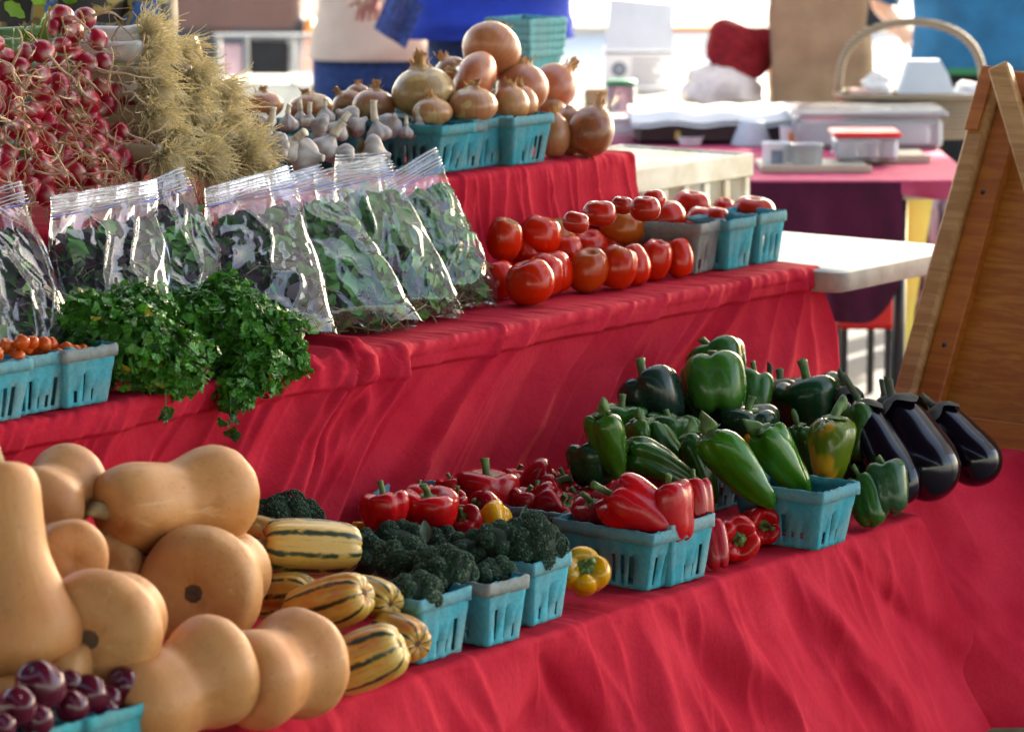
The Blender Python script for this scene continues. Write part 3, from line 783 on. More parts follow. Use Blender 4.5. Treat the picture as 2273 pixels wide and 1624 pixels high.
    P_, Fs, cyl_ = lathe([(0, .42), (.25, .5), (.46, .35), (.5, 0), (.46, -.35), (.2, -.5), (0, -.5)], 48, 34, lobes=7, amp=.12, noise=.16, nfreq=4, seed=34, twist=1.5)
    q = WD(1642, 112, depth(q)); s = mpp(q)
    o = link('knit_cloth', mkmesh('knit_cloth', P_ * [165 * s, .12, 128 * s], Fs, M_REDKNIT), label='dark red knitted cloth bundled beside the paper bag', cat='cloth'); o.location = q; o.rotation_euler = (0, .25, RY)
    # second background table that carries these
    p = WZ(1640, 238, ZM)
    r = root('rear_table', (p[0], p[1], 0), RY, 'plain table carrying the carton and paper bags at the back', 'table')
    boxpart('table_top', (-.50, -.02, ZM - .035), (.62, .75, ZM - .002), M_WPLAST, r)
    for x in (-.44, .55):
        for y in (.05, .68): a2 = Acc(); a2.tube([(x, y, .006), (x, y, ZM - .036)], .014, 8); part('leg', a2.mesh('leg', M_BLACK), r)
    # stacked empty berry baskets are built with the baskets
bg_items()
# ------------------------------------------------------------------ people (cropped by the top of the picture)
def loft(rings, n=28, capb=True, capt=True, wr=0.0, seed=0):
    """rings: (x, y, z, half width, half depth)"""
    rg = crom(np.array(rings, float), len(rings) * 5); th = np.arange(n) * 2 * math.pi / n
    V = np.array([[x + a * math.copysign(abs(math.cos(t)) ** .85, math.cos(t)), y + b * math.copysign(abs(math.sin(t)) ** .85, math.sin(t)), z] for x, y, z, a, b in rg for t in th])
    if wr:
        nz = vnoise(V * [9, 9, 26], seed, 3); c = np.repeat(rg[:, :2], n, 0); V[:, :2] = c + (V[:, :2] - c) * (1 + wr * nz)[:, None]
    m = len(rg); Fs = [gridf(n, m, True)]
    return V, Fs

def person(loc, rz, ht, label, shirt, trousers, shoulder=.21, waist=.17, hem=.90, larm=None, rarm=None, lean=0.0, band=None, body=M_SKIN, sleeve=.55):
    """standing figure; larm / rarm: elbow and wrist positions in figure space (x right, y back, z up)"""
    k = ht / 1.72
    r = root('person', (loc[0], loc[1], .005), rz, label, 'person')
    Z = lambda z: z * k
    ly = lambda z: -lean * max(0, z - .95)
    sh = [(-shoulder, ly(1.38), 1.38), (shoulder, ly(1.38), 1.38)]
    arms = [larm or [(-shoulder - .0, -.09, 1.12), (-shoulder + .06, -.30, 1.05)], rarm or [(shoulder + .0, -.09, 1.12), (shoulder - .06, -.30, 1.05)]]
    # body: one skinned mesh with neck, head, arms and five-fingered hands
    vs = [(0, 0, .95), (0, ly(1.2), 1.20), (0, ly(1.4), 1.40), (0, ly(1.48), 1.49), (0, ly(1.55) - .01, 1.56), (0, ly(1.6) - .015, 1.64), (0, ly(1.66) - .01, 1.70)]
    rd = [(.10, .08), (.10, .08), (.09, .07), (.055, .055), (.072, .085), (.078, .095), (.05, .06)]
    ed = [(0, 1), (1, 2), (2, 3), (3, 4), (4, 5), (5, 6)]
    for s_, (A, arm) in zip((-1, 1), zip(sh, arms)):
        e, w = np.array(arm[0]), np.array(arm[1]); b = len(vs); d = (w - e) / np.linalg.norm(w - e)
        vs += [A, tuple(e), tuple(w), tuple(w + d * .05)]; rd += [(.055, .055), (.042, .042), (.026, .030), (.022, .036)]
        ed += [(2, b), (b, b + 1), (b + 1, b + 2), (b + 2, b + 3)]
        sd = np.cross(d, [0, 0, 1.0]); sd = sd / (np.linalg.norm(sd) + 1e-6)
        for f, (o_, ln) in enumerate(((-.028, .065), (-.010, .075), (.010, .072), (.028, .058))):
            q = len(vs); base = w + d * .085 + sd * o_
            vs += [tuple(base), tuple(base + d * ln * .55 + np.array([0, 0, -.006])), tuple(base + d * ln + np.array([0, 0, -.018]))]; rd += [(.010, .010), (.009, .009), (.007, .007)]
            ed += [(b + 3, q), (q, q + 1), (q + 1, q + 2)]
        q = len(vs); base = w + d * .035 - sd * .040
        vs += [tuple(base), tuple(base + d * .035 - sd * .022)]; rd += [(.012, .012), (.009, .009)]; ed += [(b + 3, q), (q, q + 1)]
    for s_ in (-1, 1):
        b = len(vs); vs += [(s_ * .09, 0, .88), (s_ * .10, -.01, .48), (s_ * .10, .02, .09), (s_ * .11, -.12, .035)]; rd += [(.085, .085), (.058, .058), (.040, .040), (.034, .026)]
        ed += [(0, b), (b, b + 1), (b + 1, b + 2), (b + 2, b + 3)]
    me = bpy.data.meshes.new('body'); me.from_pydata([(x, y, Z(z)) for x, y, z in vs], ed, []); me.materials.append(body)
    o = part('body', me, r); sk = o.modifiers.new('skin', 'SKIN'); sb = o.modifiers.new('sub', 'SUBSURF'); sb.levels = 1; sb.render_levels = 1
    for i, (a, b) in enumerate(rd): me.skin_vertices[0].data[i].radius = (a * .97, b * .97)
    me.skin_vertices[0].data[0].use_root = True
    # face, ears, hair
    hz = Z(1.63); hy = ly(1.6) - .015
    a = Acc()
    for s_ in (-1, 1):
        V, Fs, _c = lathe([(0, .5), (.4, .3), (.5, 0), (.4, -.3), (0, -.5)], 10, 8); a.add(V * .022 + [s_ * .032, hy - .088, hz], Fs)
    part('eyes', a.mesh('eyes', M_BLACK), o)
    V, Fs, _c = lathe([(0, .5), (.2, .35), (.45, -.2), (.4, -.45), (0, -.5)], 12, 9); part('nose', mkmesh('nose', V * [.034, .05, .055] + [0, hy - .095, hz - .025], Fs, body), o)
    V, Fs, _c = lathe([(0, .5), (.4, .3), (.5, 0), (.4, -.3), (0, -.5)], 12, 8); part('mouth', mkmesh('mouth', V * [.05, .016, .016] + [0, hy - .086, hz - .068], Fs, M_REDKNIT), o)
    for s_ in (-1, 1): part('ear', mkmesh('ear', V * [.022, .04, .06] + [s_ * .082, hy, hz - .01], Fs, body), o)
    V, Fs, _c = lathe([(0, .5), (.3, .44), (.48, .2), (.5, -.1), (.46, -.3), (.44, -.32), (0, .1)], 20, 14, noise=.06, nfreq=6, seed=3); part('hair', mkmesh('hair', V * [.19, .22, .20] + [0, hy + .022, hz + .03], Fs, M_HAIR), r)
    # shirt
    a = Acc()
    hw = max(waist * 1.06, .192)
    V, Fs = loft([(0, 0, Z(hem), hw, hw * .74), (0, 0, Z(hem) + .04, hw * .99, hw * .73), (0, ly(1.05) * .5, Z(1.05), waist, waist * .68), (0, ly(1.22), Z(1.22), shoulder * .93, .135), (0, ly(1.36), Z(1.36), shoulder * .95, .125), (0, ly(1.44), Z(1.44), shoulder * .55, .085), (0, ly(1.49), Z(1.49), .062, .065)], 36, wr=.075, seed=int(ht * 100)); a.add(V, Fs)
    for A, arm in zip(sh, arms):
        A = np.array(A); e = np.array(arm[0]); w = np.array(arm[1]); A2 = A * [.82, 1, 1]; q = [A2, A, A + (e - A) * .5, e] + ([e + (w - e) * (sleeve - .5) * 2] if sleeve > .5 else [])
        q = crom([(x, y, Z(z)) for x, y, z in q], 22); rr = np.linspace(.074, .056 if sleeve > .5 else .066, 22) * (1 + .03 * np.sin(np.arange(22) * 1.3))
        V, Fs = tube(q, rr, 18, False); a.add(V, Fs)
    part('shirt', a.mesh('shirt', shirt), r)
    if band is not None:
        V, Fs = loft([(0, 0, Z(hem) - .014, waist * 1.09, waist * .77), (0, 0, Z(hem) + .006, waist * 1.095, waist * .775)], 36); part('hem_band', mkmesh('hem_band', V, Fs, band), r)
    a = Acc(); V, Fs = loft([(0, 0, Z(.78), .168, .116), (0, 0, Z(min(.86, hem - .02)), .170, .12), (0, 0, Z(1.0), waist * .78, waist * .5)], 30); a.add(V, Fs)
    for s_ in (-1, 1):
        V, Fs = tube(crom([(s_ * .088, 0, Z(.86)), (s_ * .095, 0, Z(.70)), (s_ * .10, -.005, Z(.46)), (s_ * .10, .01, Z(.08))], 20), np.interp(np.linspace(0, 1, 20), [0, .3, .6, 1], [.095, .092, .072, .066]), 18, False); a.add(V, Fs)
    part('trousers', a.mesh('trousers', trousers), r)
    for s_ in (-1, 1):
        V, Fs, _c = lathe([(0, .5), (.32, .46), (.46, .1), (.5, -.4), (.46, -.5), (0, -.5)], 18, 12); part('shoe', mkmesh('shoe', V * [.10, .28, .10] + [s_ * .105, -.06, .052], Fs, M_BLACK), r)
    return r
def gpt(px, py, d): q = WD(px, py, d); return q[:2]
person(gpt(825, 100, 10.6), RY + math.pi, 1.74, 'person in a cream shirt and navy trousers seen from behind', M_CREAM, M_DENIM, .19, .155, .865)
person(gpt(1085, 100, 9.5), RY + math.pi + .15, 1.80, 'person in a bright blue shirt and jeans behind the onions', M_BLUE, M_DENIM, .245, .222, .965,
       larm=[(-.30, -.04, 1.14), (-.20, -.26, 1.08)], rarm=[(.30, -.02, 1.14), (.30, -.24, 1.06)], sleeve=.5)
person(gpt(2185, 120, 11.0), RY + math.pi - .35, 1.70, 'person in a teal shirt with green hem by the wooden easel', M_TEAL, M_DARKCL, .25, .23, .83,
       larm=[(-.34, -.05, 1.06), (-.30, -.28, .96)], rarm=[(.36, -.02, 1.04), (.34, -.25, .94)], lean=.12, band=M_GREENP, sleeve=.5)
_q = W(105, 30, 1.86)
person(_q[:2], RY + .1, 1.68, 'person in a black shirt with gold and blue print behind the radishes', M_ORNATE, M_DARKCL, .19, .165, .88)
# folded blue checked cloth in the crook between the two shoppers
def shopper_cloth():
    q = WD(885, 38, 9.25); s = mpp(q)
    n, m = 24, 24; A, B = np.meshgrid(np.linspace(-.5, .5, n), np.linspace(-.5, .5, m))
    V = np.stack([A * 70 * s + B * 40 * s, .01 * np.sin(A * 9) + .02 * B, B * 95 * s - A * 45 * s], -1).reshape(-1, 3); V2 = V + [0, .012, 0]; f = gridf(n, m)
    o = link('folded_cloth', mkmesh('folded_cloth', np.concatenate([V, V2]), [f, f[:, ::-1] + len(V)], M_NAVYPATT), label='folded blue checked cloth held beside the cream shirt', cat='cloth'); o.location = q; o.rotation_euler = (0, 0, RY)
shopper_cloth()

# ------------------------------------------------------------------ far background: trailer and display cart
def far():
    p = WD(505, 84, 17.0); s = mpp(p); rb = root('market_trailer', (p[0], p[1], 0), RY, 'brown-sided trailer parked far behind the leeks', 'trailer')
    z0 = p[2]
    boxpart('side_panel', (-165 * s, 0, z0 + 8 * s), (162 * s, 2.0, z0 + 1.3), M_BRICK, rb, .03); boxpart('side_panel', (-265 * s, .02, z0 + 25 * s), (-166 * s, 2.0, z0 + 1.3), simple('red_white_panel', (.34, .10, .11), .6, .5, 2), rb, .03)
    boxpart('under_shadow', (-170 * s, .02, z0 - 6 * s), (166 * s, 1.98, z0 + 7.8 * s), simple('shadow_tone', (.05, .04, .045), .6), rb, .02)  # dark strip stands for the shadow under the brown side
    for x in (-120 * s, 95 * s):
        th = np.arange(28) * 2 * math.pi / 28
        for y in (.02, 1.72):
            V = np.array([[x + r_ * math.cos(t), y + yy, .34 + r_ * math.sin(t)] for r_, yy in ((.12, 0), (.30, -.02), (.34, .02), (.34, .2), (.3, .24), (.1, .24)) for t in th])
            w = part('wheel', mkmesh('wheel', V, [gridf(28, 6, True)], M_BLACK), rb)
    boxpart('chassis', (-160 * s, .1, .34), (160 * s, 1.9, z0 - 6.3 * s), M_STEEL, rb, .02)
    # cart with a dark screen and glass case
    p = WD(610, 190, 14.0); s = mpp(p); r = root('display_cart', (p[0], p[1], 0), RY, 'grey metal cart with dark screen and glass case in background', 'cart')
    z0 = p[2]
    boxpart('cart_body', (-130 * s, 0, .10), (150 * s, .6, z0 + 5 * s), M_WPLAST, r, .02); boxpart('frame_post', (-66 * s, -.01, z0 + 5.5 * s), (-58 * s, .05, z0 + 104 * s), M_STEEL, r, .004)
    for x in (-128, 36, 104): boxpart('frame_post', (x * s, -.01, z0 + 5.5 * s), ((x + 9) * s, .05, z0 + 104 * s), M_STEEL, r, .004)
    boxpart('top_rail', (-135 * s, -.015, z0 + 104.5 * s), (150 * s, .06, z0 + 113 * s), M_STEEL, r, .004)
    boxpart('screen', (-55 * s, .0, z0 + 24 * s), (32 * s, .05, z0 + 98 * s), M_BLACK, r, .006)
    boxpart('glass_pane', (48 * s, .01, z0 + 8 * s), (101 * s, .02, z0 + 102 * s), M_CLEAR, r, .002)
    boxpart('poster', (-115 * s, .01, z0 + 20 * s), (-72 * s, .02, z0 + 90 * s), simple('pink_white_poster', (.70, .45, .48), .6, .4, 6), r, .002)
    for x in (-120, 130):
        for y in (.05, .5):
            V, Fs = tube([(x * s, y, .06), (x * s, y + .04, .06)], .058, 14); part('caster', mkmesh('caster', V, Fs, M_BLACK), r)
    # orange cone seen through the glass
    q = WD(688, 178, 15.0); s = mpp(q)
    V, Fs, _c = lathe([(0, .5), (.08, .5), (.3, -.42), (.34, -.44), (.5, -.45), (.5, -.5), (0, -.5)], 20, 16)
    o = link('traffic_cone', mkmesh('traffic_cone', (V + [0, 0, .5]) * [.32, .32, .75], Fs, M_ORANGE), label='orange traffic cone seen through the glass case', cat='cone'); o.location = (q[0], q[1], .004)
    # pale van beyond, most of it above the picture
    p = WD(1500, -10, 26.0); s = mpp(p); r = root('parked_van', (p[0], p[1], 0), RY, 'white van parked far behind the carton', 'van')
    boxpart('van_body', (-2.2, 0, .35), (2.2, 1.8, 2.0), M_WHITE, r, .12); boxpart('van_window', (-1.9, -.012, 1.25), (.4, .01, 1.8), simple('van_glass', (.05, .07, .09), .1), r, .05); boxpart('van_sill', (-2.2, -.02, .30), (2.2, .2, .349), M_STEEL, r, .01)
    for x in (-1.4, 1.4):
        V, Fs = tube([(x, -.02, .335), (x, .22, .335)], .33, 28); part('wheel', mkmesh('wheel', V, Fs, M_BLACK), r)
far()

# ------------------------------------------------------------------ wooden easel at the right
def easel():
    pb = WD(2005, 855, 6.62); Yl = pb[1]; pt = W(2197, 162, Yl)
    up = (pt - pb); up /= np.linalg.norm(up); L0 = pb[2] / up[2]; base = pb - up * L0; H = np.linalg.norm(pt - base)
    ex = np.array([0, -1.0, 0]); nz = np.cross(ex, up); nz /= np.linalg.norm(nz)
    if nz @ (C0 - base) < 0: nz = -nz
    # local axes: x = along the board to the right, y = up the board, z = towards the viewer
    M = np.eye(4); M[:3, 0] = ex; M[:3, 1] = up; M[:3, 2] = nz; M[:3, 3] = base
    r = link('wooden_easel', None, label='wooden A-frame sign board standing at the right edge', cat='easel'); r.matrix_world = Matrix(M.tolist())
    def b(n, lo, hi, mat, bev=.003):
        a = Acc(); a.box(lo, hi, bev=bev); return part(n, a.mesh(n, mat, False), r)
    wd_ = .66
    b('edge_strip', (-.010, .004, -.022), (-.0005, H, .006), M_OAK)
    b('outer_stile', (0, .004, -.02), (.045, H, .034), M_PINE, .007); b('outer_stile', (wd_ - .045, .004, -.02), (wd_, H, .034), M_PINE, .007)
    b('corner_block', (.001, H - .14, .0342), (.032, H - .002, .040), M_OAK, .002)
    b('inner_stile', (.0455, .004, -.016), (.098, H - .061, .018), M_OAK)
    b('inner_stile', (wd_ - .098, .004, -.016), (wd_ - .0455, H - .061, .018), M_OAK)
    b('top_rail', (.0455, H - .06, -.018), (wd_ - .0455, H - .001, .020), M_OAK)
    yr = (WD(2230, 975, 6.45)[2]) / up[2]
    b('bottom_rail', (.0985, yr - .035, -.016), (wd_ - .0985, yr + .03, .016), M_OAK); b('panel', (.0985, yr + .0305, -.020), (wd_ - .0985, H - .0605, -.004), M_PLY, .001); b('panel', (.0985, .05, -.020), (wd_ - .0985, yr - .0355, -.004), M_PLY, .001)
    for x, y in ((.068, H - .26), (.075, H - .58), (.07, H - .88)):
        V, Fs = tube([(x, y, .0), (x, y, .0185 if x < .1 else .0085)], .0055, 10); part('screw', mkmesh('screw', V, Fs, M_BLACK), r)
    a = Acc(); Mb = np.eye(4); ang = math.radians(31); Mb[:3, :3] = [[math.cos(ang), -math.sin(ang), 0], [math.sin(ang), math.cos(ang), 0], [0, 0, 1]]; Mb[:3, 3] = (.062, H - .03, .042)
    a.box((-.02, -.95, 0), (.022, .02, .03), M=Mb, bev=.004); part('prop_leg', a.mesh('prop_leg', M_PINE, False), r)
easel()
# ------------------------------------------------------------------ produce materials
TEAL = (.035, .29, .36); TEAL2 = (.06, .36, .45); GREYB = (.21, .185, .17); GTEAL = (.13, .23, .23)
def basket_mat():
    k = NT('moulded_pulp'); o = k.obj(); n = k.noise(16, 5, o); f = k.noise(160, 3, o)
    c = k.mix(k.ramp(n, .38, .72, 0, .6), k.ocol(), (.22, .29, .28)); c = k.mix(k.ramp(k.noise(7, 4, o), .55, .7, 0, .45), c, (.03, .12, .15)); c = k.mix(k.ramp(f, .4, .7, 0, .25), c, (.03, .09, .10))
    return k.P(Base_Color=c, Roughness=.9, Specular_IOR_Level=.2, Normal=k.bump(f, .35, .002))
M_PULP = basket_mat()
def tomato_mat():
    k = NT('tomato_skin'); cyl = k.sep(k.attr('cyl')); o = k.obj()
    n = k.noise(2.2, 3, k.n('VectorMath', _p={'operation': 'ADD'}, i0=o, i1=k.n('CombineXYZ', i0=k.math('MULTIPLY', k.orand(), 50.0), i1=0.0, i2=0.0)))
    base = k.mix(k.ramp(n, .3, .72, 0, .75), k.ocol(), k.mix(1.0, k.ocol(), (.80, 1.3, 1.0), 'MULTIPLY'))
    f = k.math('MULTIPLY', k.ramp(k.math('ADD', cyl[2], k.math('MULTIPLY', k.math('SUBTRACT', n, .5), .5)), .48, .10), k.math('SUBTRACT', 1.0, k.oalpha()))
    c = k.mix(f, base, (.20, .22, .02)); c = k.mix(k.ramp(cyl[2], .075, .045), c, (.10, .045, .012))
    return k.P(Base_Color=c, Roughness=.20, Coat_Weight=.0, Specular_IOR_Level=.38, Subsurface_Weight=.06, Subsurface_Radius=(.5, .1, .05), Subsurface_Scale=.006, Normal=k.bump(k.noise(30, 3, o), .03, .02))
M_TOM = tomato_mat()
M_PEP = tinted('pepper_skin', .24, .12, .28, 2.4, .05, 9.0, patch=(.50, .16, .008))
M_PEPG = tinted('pepper_skin_patched', .22, .45, .45, 2.0, .06, 9.0, patch=(.06, .13, .01))
M_CHILE = tinted('long_pepper_skin', .22, .15, .45, 2.6, .10, 7.0, patch=(.50, .24, .01))
M_STEMG = simple('green_stem', (.075, .14, .025), .55, .35, 60, .2, 140)
M_STEMD = simple('olive_stem', (.055, .062, .028), .7, .35, 50, .3, 140)
M_CALYX = simple('dark_calyx', (.04, .034, .022), .75, .4, 40, .3, 120)
M_EGG = NT('eggplant_skin').P(Base_Color=(.0045, .0018, .006), Roughness=.15, Coat_Weight=.0, Specular_IOR_Level=.45)
M_PLUM = tinted('plum_skin', .22, .4, .35, 3, .03, 20)
def onion_mat():
    k = NT('onion_skin'); cy_ = k.sep(k.attr('cyl')); ang = k.math('ARCTAN2', cy_[1], cy_[0])
    o = k.n('VectorMath', _p={'operation': 'ADD'}, i0=k.obj(), i1=k.n('CombineXYZ', i0=k.math('MULTIPLY', k.orand(), 50.0), i1=0.0, i2=0.0))
    st = k.n('TexNoise', Vector=k.n('CombineXYZ', i0=k.math('MULTIPLY', cy_[0], 9.0), i1=k.math('MULTIPLY', cy_[1], 9.0), i2=k.math('MULTIPLY', cy_[2], .9)), Scale=1.6, Detail=4.0)
    p = k.noise(2.0, 3, o, .5, .6); base = k.ocol()
    c = k.mix(k.ramp(st, .4, .65, 0, .38), base, k.mix(1.0, base, (.62, .42, .32), 'MULTIPLY'))
    c = k.mix(k.math('MULTIPLY', k.ramp(p, .54, .60), k.math('SUBTRACT', 1.0, k.oalpha())), c, (.55, .36, .15))
    c = k.mix(k.ramp(cy_[2], .10, .02), c, (.45, .27, .10)); c = k.mix(k.ramp(cy_[2], .95, .985), c, (.12, .08, .04))
    return k.P(Base_Color=c, Roughness=.30, Coat_Weight=.25, Coat_Roughness=.18, Specular_IOR_Level=.5, Normal=k.bump(st, .10, .03))
M_ONION = onion_mat()
M_PAPERY = simple('onion_paper', (.52, .27, .10), .6, .45, 45, .4, 120)
M_GARLIC = tinted('garlic_skin', .5, .05, .28, 5, .15, 30)
M_GSTALK = simple('garlic_stalk', (.62, .53, .42), .6, .18, 60, .2, 120)
M_ROOTB = simple('brown_roots', (.27, .165, .07), .85, .3, 60)
M_ROOTC = simple('cream_roots', (.68, .50, .26), .8, .22, 40)
M_ROOTR = simple('radish_rootlet', (.68, .50, .32), .8, .3, 60)
def radish_mat():
    k = NT('radish_skin'); c3 = k.sep(k.attr('cyl')); n = k.noise(3, 3, k.obj())
    v = k.math('ADD', c3[2], k.math('MULTIPLY', k.math('SUBTRACT', n, .5), .16))
    c = k.mix(k.ramp(v, .58, .80), k.ocol(), (.72, .46, .40)); c = k.mix(k.ramp(n, .5, .7, 0, .35), c, (.30, .004, .04))
    return k.P(Base_Color=c, Roughness=.32, Coat_Weight=.2, Coat_Roughness=.15, Normal=k.bump(k.noise(14, 3, k.obj()), .12, .03))
M_RAD = radish_mat()
def squash_mat():
    k = NT('butternut_skin'); c3 = k.sep(k.attr('cyl')); o = k.n('VectorMath', _p={'operation': 'ADD'}, i0=k.obj(), i1=k.n('CombineXYZ', i0=k.math('MULTIPLY', k.orand(), 50.0), i1=0.0, i2=0.0))
    n = k.noise(2.0, 4, o); f = k.noise(26, 4, o)
    st = k.n('TexNoise', Vector=k.n('CombineXYZ', i0=k.math('MULTIPLY', c3[0], 4.0), i1=k.math('MULTIPLY', c3[1], 4.0), i2=k.math('MULTIPLY', c3[2], .5)), Scale=1.3, Detail=3.0)
    c = k.mix(k.ramp(n, .3, .7, 0, .8), k.ocol(), (.60, .28, .10)); c = k.mix(k.ramp(st, .5, .72, 0, .12), c, (.36, .16, .055)); c = k.mix(k.ramp(f, .56, .75, 0, .45), c, (.30, .13, .045)); c = k.mix(k.ramp(k.noise(5, 5, o, .65), .50, .72, 0, .8), c, (.42, .17, .045)); c = k.mix(k.ramp(k.noise(9, 5, k.n('Mapping', Vector=o, Scale=(1, 1, .25)), .6), .60, .74, 0, .5), c, (.66, .42, .22)); c = k.mix(k.ramp(k.noise(60, 2, o), .70, .76, 0, .5), c, (.20, .10, .04))
    return k.P(Base_Color=c, Roughness=.48, Specular_IOR_Level=.35, Normal=k.bump(f, .06, .02))
M_BUT = squash_mat()
def delicata_mat():
    k = NT('delicata_skin'); c3 = k.sep(k.attr('cyl')); ang = k.math('ARCTAN2', c3[1], c3[0])
    o = k.n('VectorMath', _p={'operation': 'ADD'}, i0=k.obj(), i1=k.n('CombineXYZ', i0=k.math('MULTIPLY', k.orand(), 50.0), i1=0.0, i2=0.0))
    n = k.noise(7, 4, o); w = k.math('ABSOLUTE', k.math('COSINE', k.math('ADD', k.math('MULTIPLY', ang, 4.0), k.math('MULTIPLY', k.math('SUBTRACT', n, .5), 1.1))))
    m = k.ramp(w, .52, .20); m = k.math('MULTIPLY', m, k.ramp(k.noise(5, 3, o), .30, .46))
    m2 = k.math('MULTIPLY', k.ramp(k.math('ABSOLUTE', k.math('COSINE', k.math('MULTIPLY', ang, 12.0))), .25, .05), k.ramp(n, .45, .6, 0, .7))
    c = k.mix(k.ramp(k.noise(1.6, 3, o), .35, .7), k.ocol(), (.64, .38, .07)); c = k.mix(k.math('MULTIPLY', k.ramp(k.noise(1.8, 3, o), .52, .66), k.math('SUBTRACT', 1.0, k.oalpha())), c, (.62, .20, .02))
    c = k.mix(m2, c, (.16, .17, .03)); c = k.mix(m, c, (.022, .040, .016))
    return k.P(Base_Color=c, Roughness=.38, Coat_Weight=.15, Coat_Roughness=.2, Normal=k.bump(n, .05, .03))
M_DEL = delicata_mat()
M_LEAF = vcol('leaf_green', .38, .22, .45, .1)
M_SALAD = vcol('salad_leaf', .45, .18, .4)
M_BROC = vcol('broccoli_bead', .7, 0, .3, 0, .35, 200)
M_LEEK = vcol('leek_shaft', .4, .05, .45, .1, .12, 40)
def film_mat():
    k = NT('clear_bag_film')
    tr = k.n('BsdfTransparent', Color=(.985, .99, 1)); gl = k.n('BsdfGlossy', Color=(.95, .97, 1), Roughness=.04)
    lw = k.n('LayerWeight', out=0, Blend=.20)
    f = k.math('ADD', k.math('MULTIPLY', lw, .62), .045)
    hz = k.n('BsdfDiffuse', Color=(.8, .85, .92)); s = k.n('MixShader', i0=.025, i1=tr, i2=hz)
    k.set(k.out.inputs[0], k.n('MixShader', i0=k.math('MINIMUM', f, 1.0), i1=s, i2=gl)); return k.m
M_FILM = film_mat()
M_ZIP = clear_mat('zip_strip', (.85, .9, 1), .45, .1)
M_ZIPB = simple('blue_zip_line', (.10, .16, .55), .3, .05, 10)

# ------------------------------------------------------------------ berry baskets
_BK = {}
def basket_mesh(a, b, h, seed):
    key = (round(a, 3), round(b, 3), round(h, 3), seed)
    if key in _BK: return _BK[key]
    rs = np.random.RandomState(seed); tp = .80
    cols = []
    def side(L):
        n = max(3, int(round(L / .030))); e = [0.0, .10]
        for i in range(n):
            x = .14 + .72 * (i + .5) / n; e += [x - .028, x + .028]
        return np.array(sorted(e + [.90, 1.0])), n
    Q = []; V = []; cnt = 0
    zr = np.array([0, .07, .28, .56, .64, .84, 1.0])
    for (p0, p1, L, nn) in (((0, 0), (a, 0), a, (0, -1)), ((a, 0), (a, b), b, (1, 0)), ((a, b), (0, b), a, (0, 1)), ((0, b), (0, 0), b, (-1, 0))):
        us, n = side(L); p0 = np.array(p0, float); p1 = np.array(p1, float); c = np.array([a / 2, b / 2]); nn = np.array(nn, float)
        hs = [rs.rand() for _ in us]
        for z in zr:
            k = tp + (1 - tp) * z
            for i, u in enumerate(us):
                rib = .0025 * math.sin(math.pi * u * (n + .0) * 2) * (1 - z * .6) if .1 < u < .9 else 0
                q = c + ((p0 + (p1 - p0) * u) - c) * k + nn * (rib + rs.normal(0, .0004)); V.append((q[0], q[1], z * h + (rs.normal(0, .0012) if z == 1 else 0)))
        m = len(us)
        for j in range(len(zr) - 1):
            for i in range(m - 1):
                slot = (i >= 2 and i % 2 == 0 and i < m - 2)
                if slot and 1 <= j < 2 + (hs[i] > .35) and hs[i] > .12: continue
                Q.append((cnt + j * m + i, cnt + j * m + i + 1, cnt + (j + 1) * m + i + 1, cnt + (j + 1) * m + i))
        cnt += m * len(zr)
    c = np.array([a / 2, b / 2]); cor = [c + (np.array(q) - c) * tp for q in ((0, 0), (a, 0), (a, b), (0, b))]
    V += [(q[0], q[1], .001) for q in cor]; Q.append((cnt, cnt + 1, cnt + 2, cnt + 3))
    me = mkmesh('basket_body', V, [Q], M_PULP, True)
    # rim band, standing a little proud of the wall
    N = 14; t = np.linspace(0, 1, N, endpoint=False); ring = np.concatenate([np.stack([a * t, 0 * t], 1), np.stack([0 * t + a, b * t], 1), np.stack([a - a * t, 0 * t + b], 1), np.stack([0 * t, b - b * t], 1)])
    m = len(ring); R_ = []
    for s_, z in ((1.0, h * .80), (1.035, h * .80), (1.045, h * .90), (1.04, h * 1.004), (.995, h * 1.006), (.975, h * .80)):
        zz = z + (rs.normal(0, .0011, m) if z > h * .95 else rs.normal(0, .0005, m)); R_.append(np.concatenate([c + (ring - c) * s_ + rs.normal(0, .0005, (m, 2)), zz[:, None]], 1))
    me2 = mkmesh('basket_rim', np.concatenate(R_), [gridf(m, 6, True)], M_PULP, True)
    _BK[key] = (me, me2); return _BK[key]
def basket(px, py, z, a, b, h, label, rot=0.0, col=TEAL, rim=None, seed=1, group='pulp berry baskets on the stall', p=None, name='berry_basket', lift=0.0):
    """nearest bottom corner at picture point (px, py) on level z; a along the stall, b across it (at the rim)"""
    if p is None: p = WZ(px, py, z)
    me, me2 = basket_mesh(a, b, h, seed)
    o = link(name, me, label=label, cat='basket', group=group, color=col); R3 = Matrix.Rotation(rot, 4, 'Z')
    off = R3 @ Vector((a * .1, b * .1, 0)); o.matrix_world = Matrix.Translation(Vector((p[0], p[1], z + .002 + lift)) - off) @ R3
    md = o.modifiers.new('wall', 'SOLIDIFY'); md.thickness = .0022; md.offset = 0
    link('rim', me2, parent=o, color=rim if rim is not None else tuple(.6 * x + .4 * y for x, y in zip(col, (.24, .33, .34))))
    return o

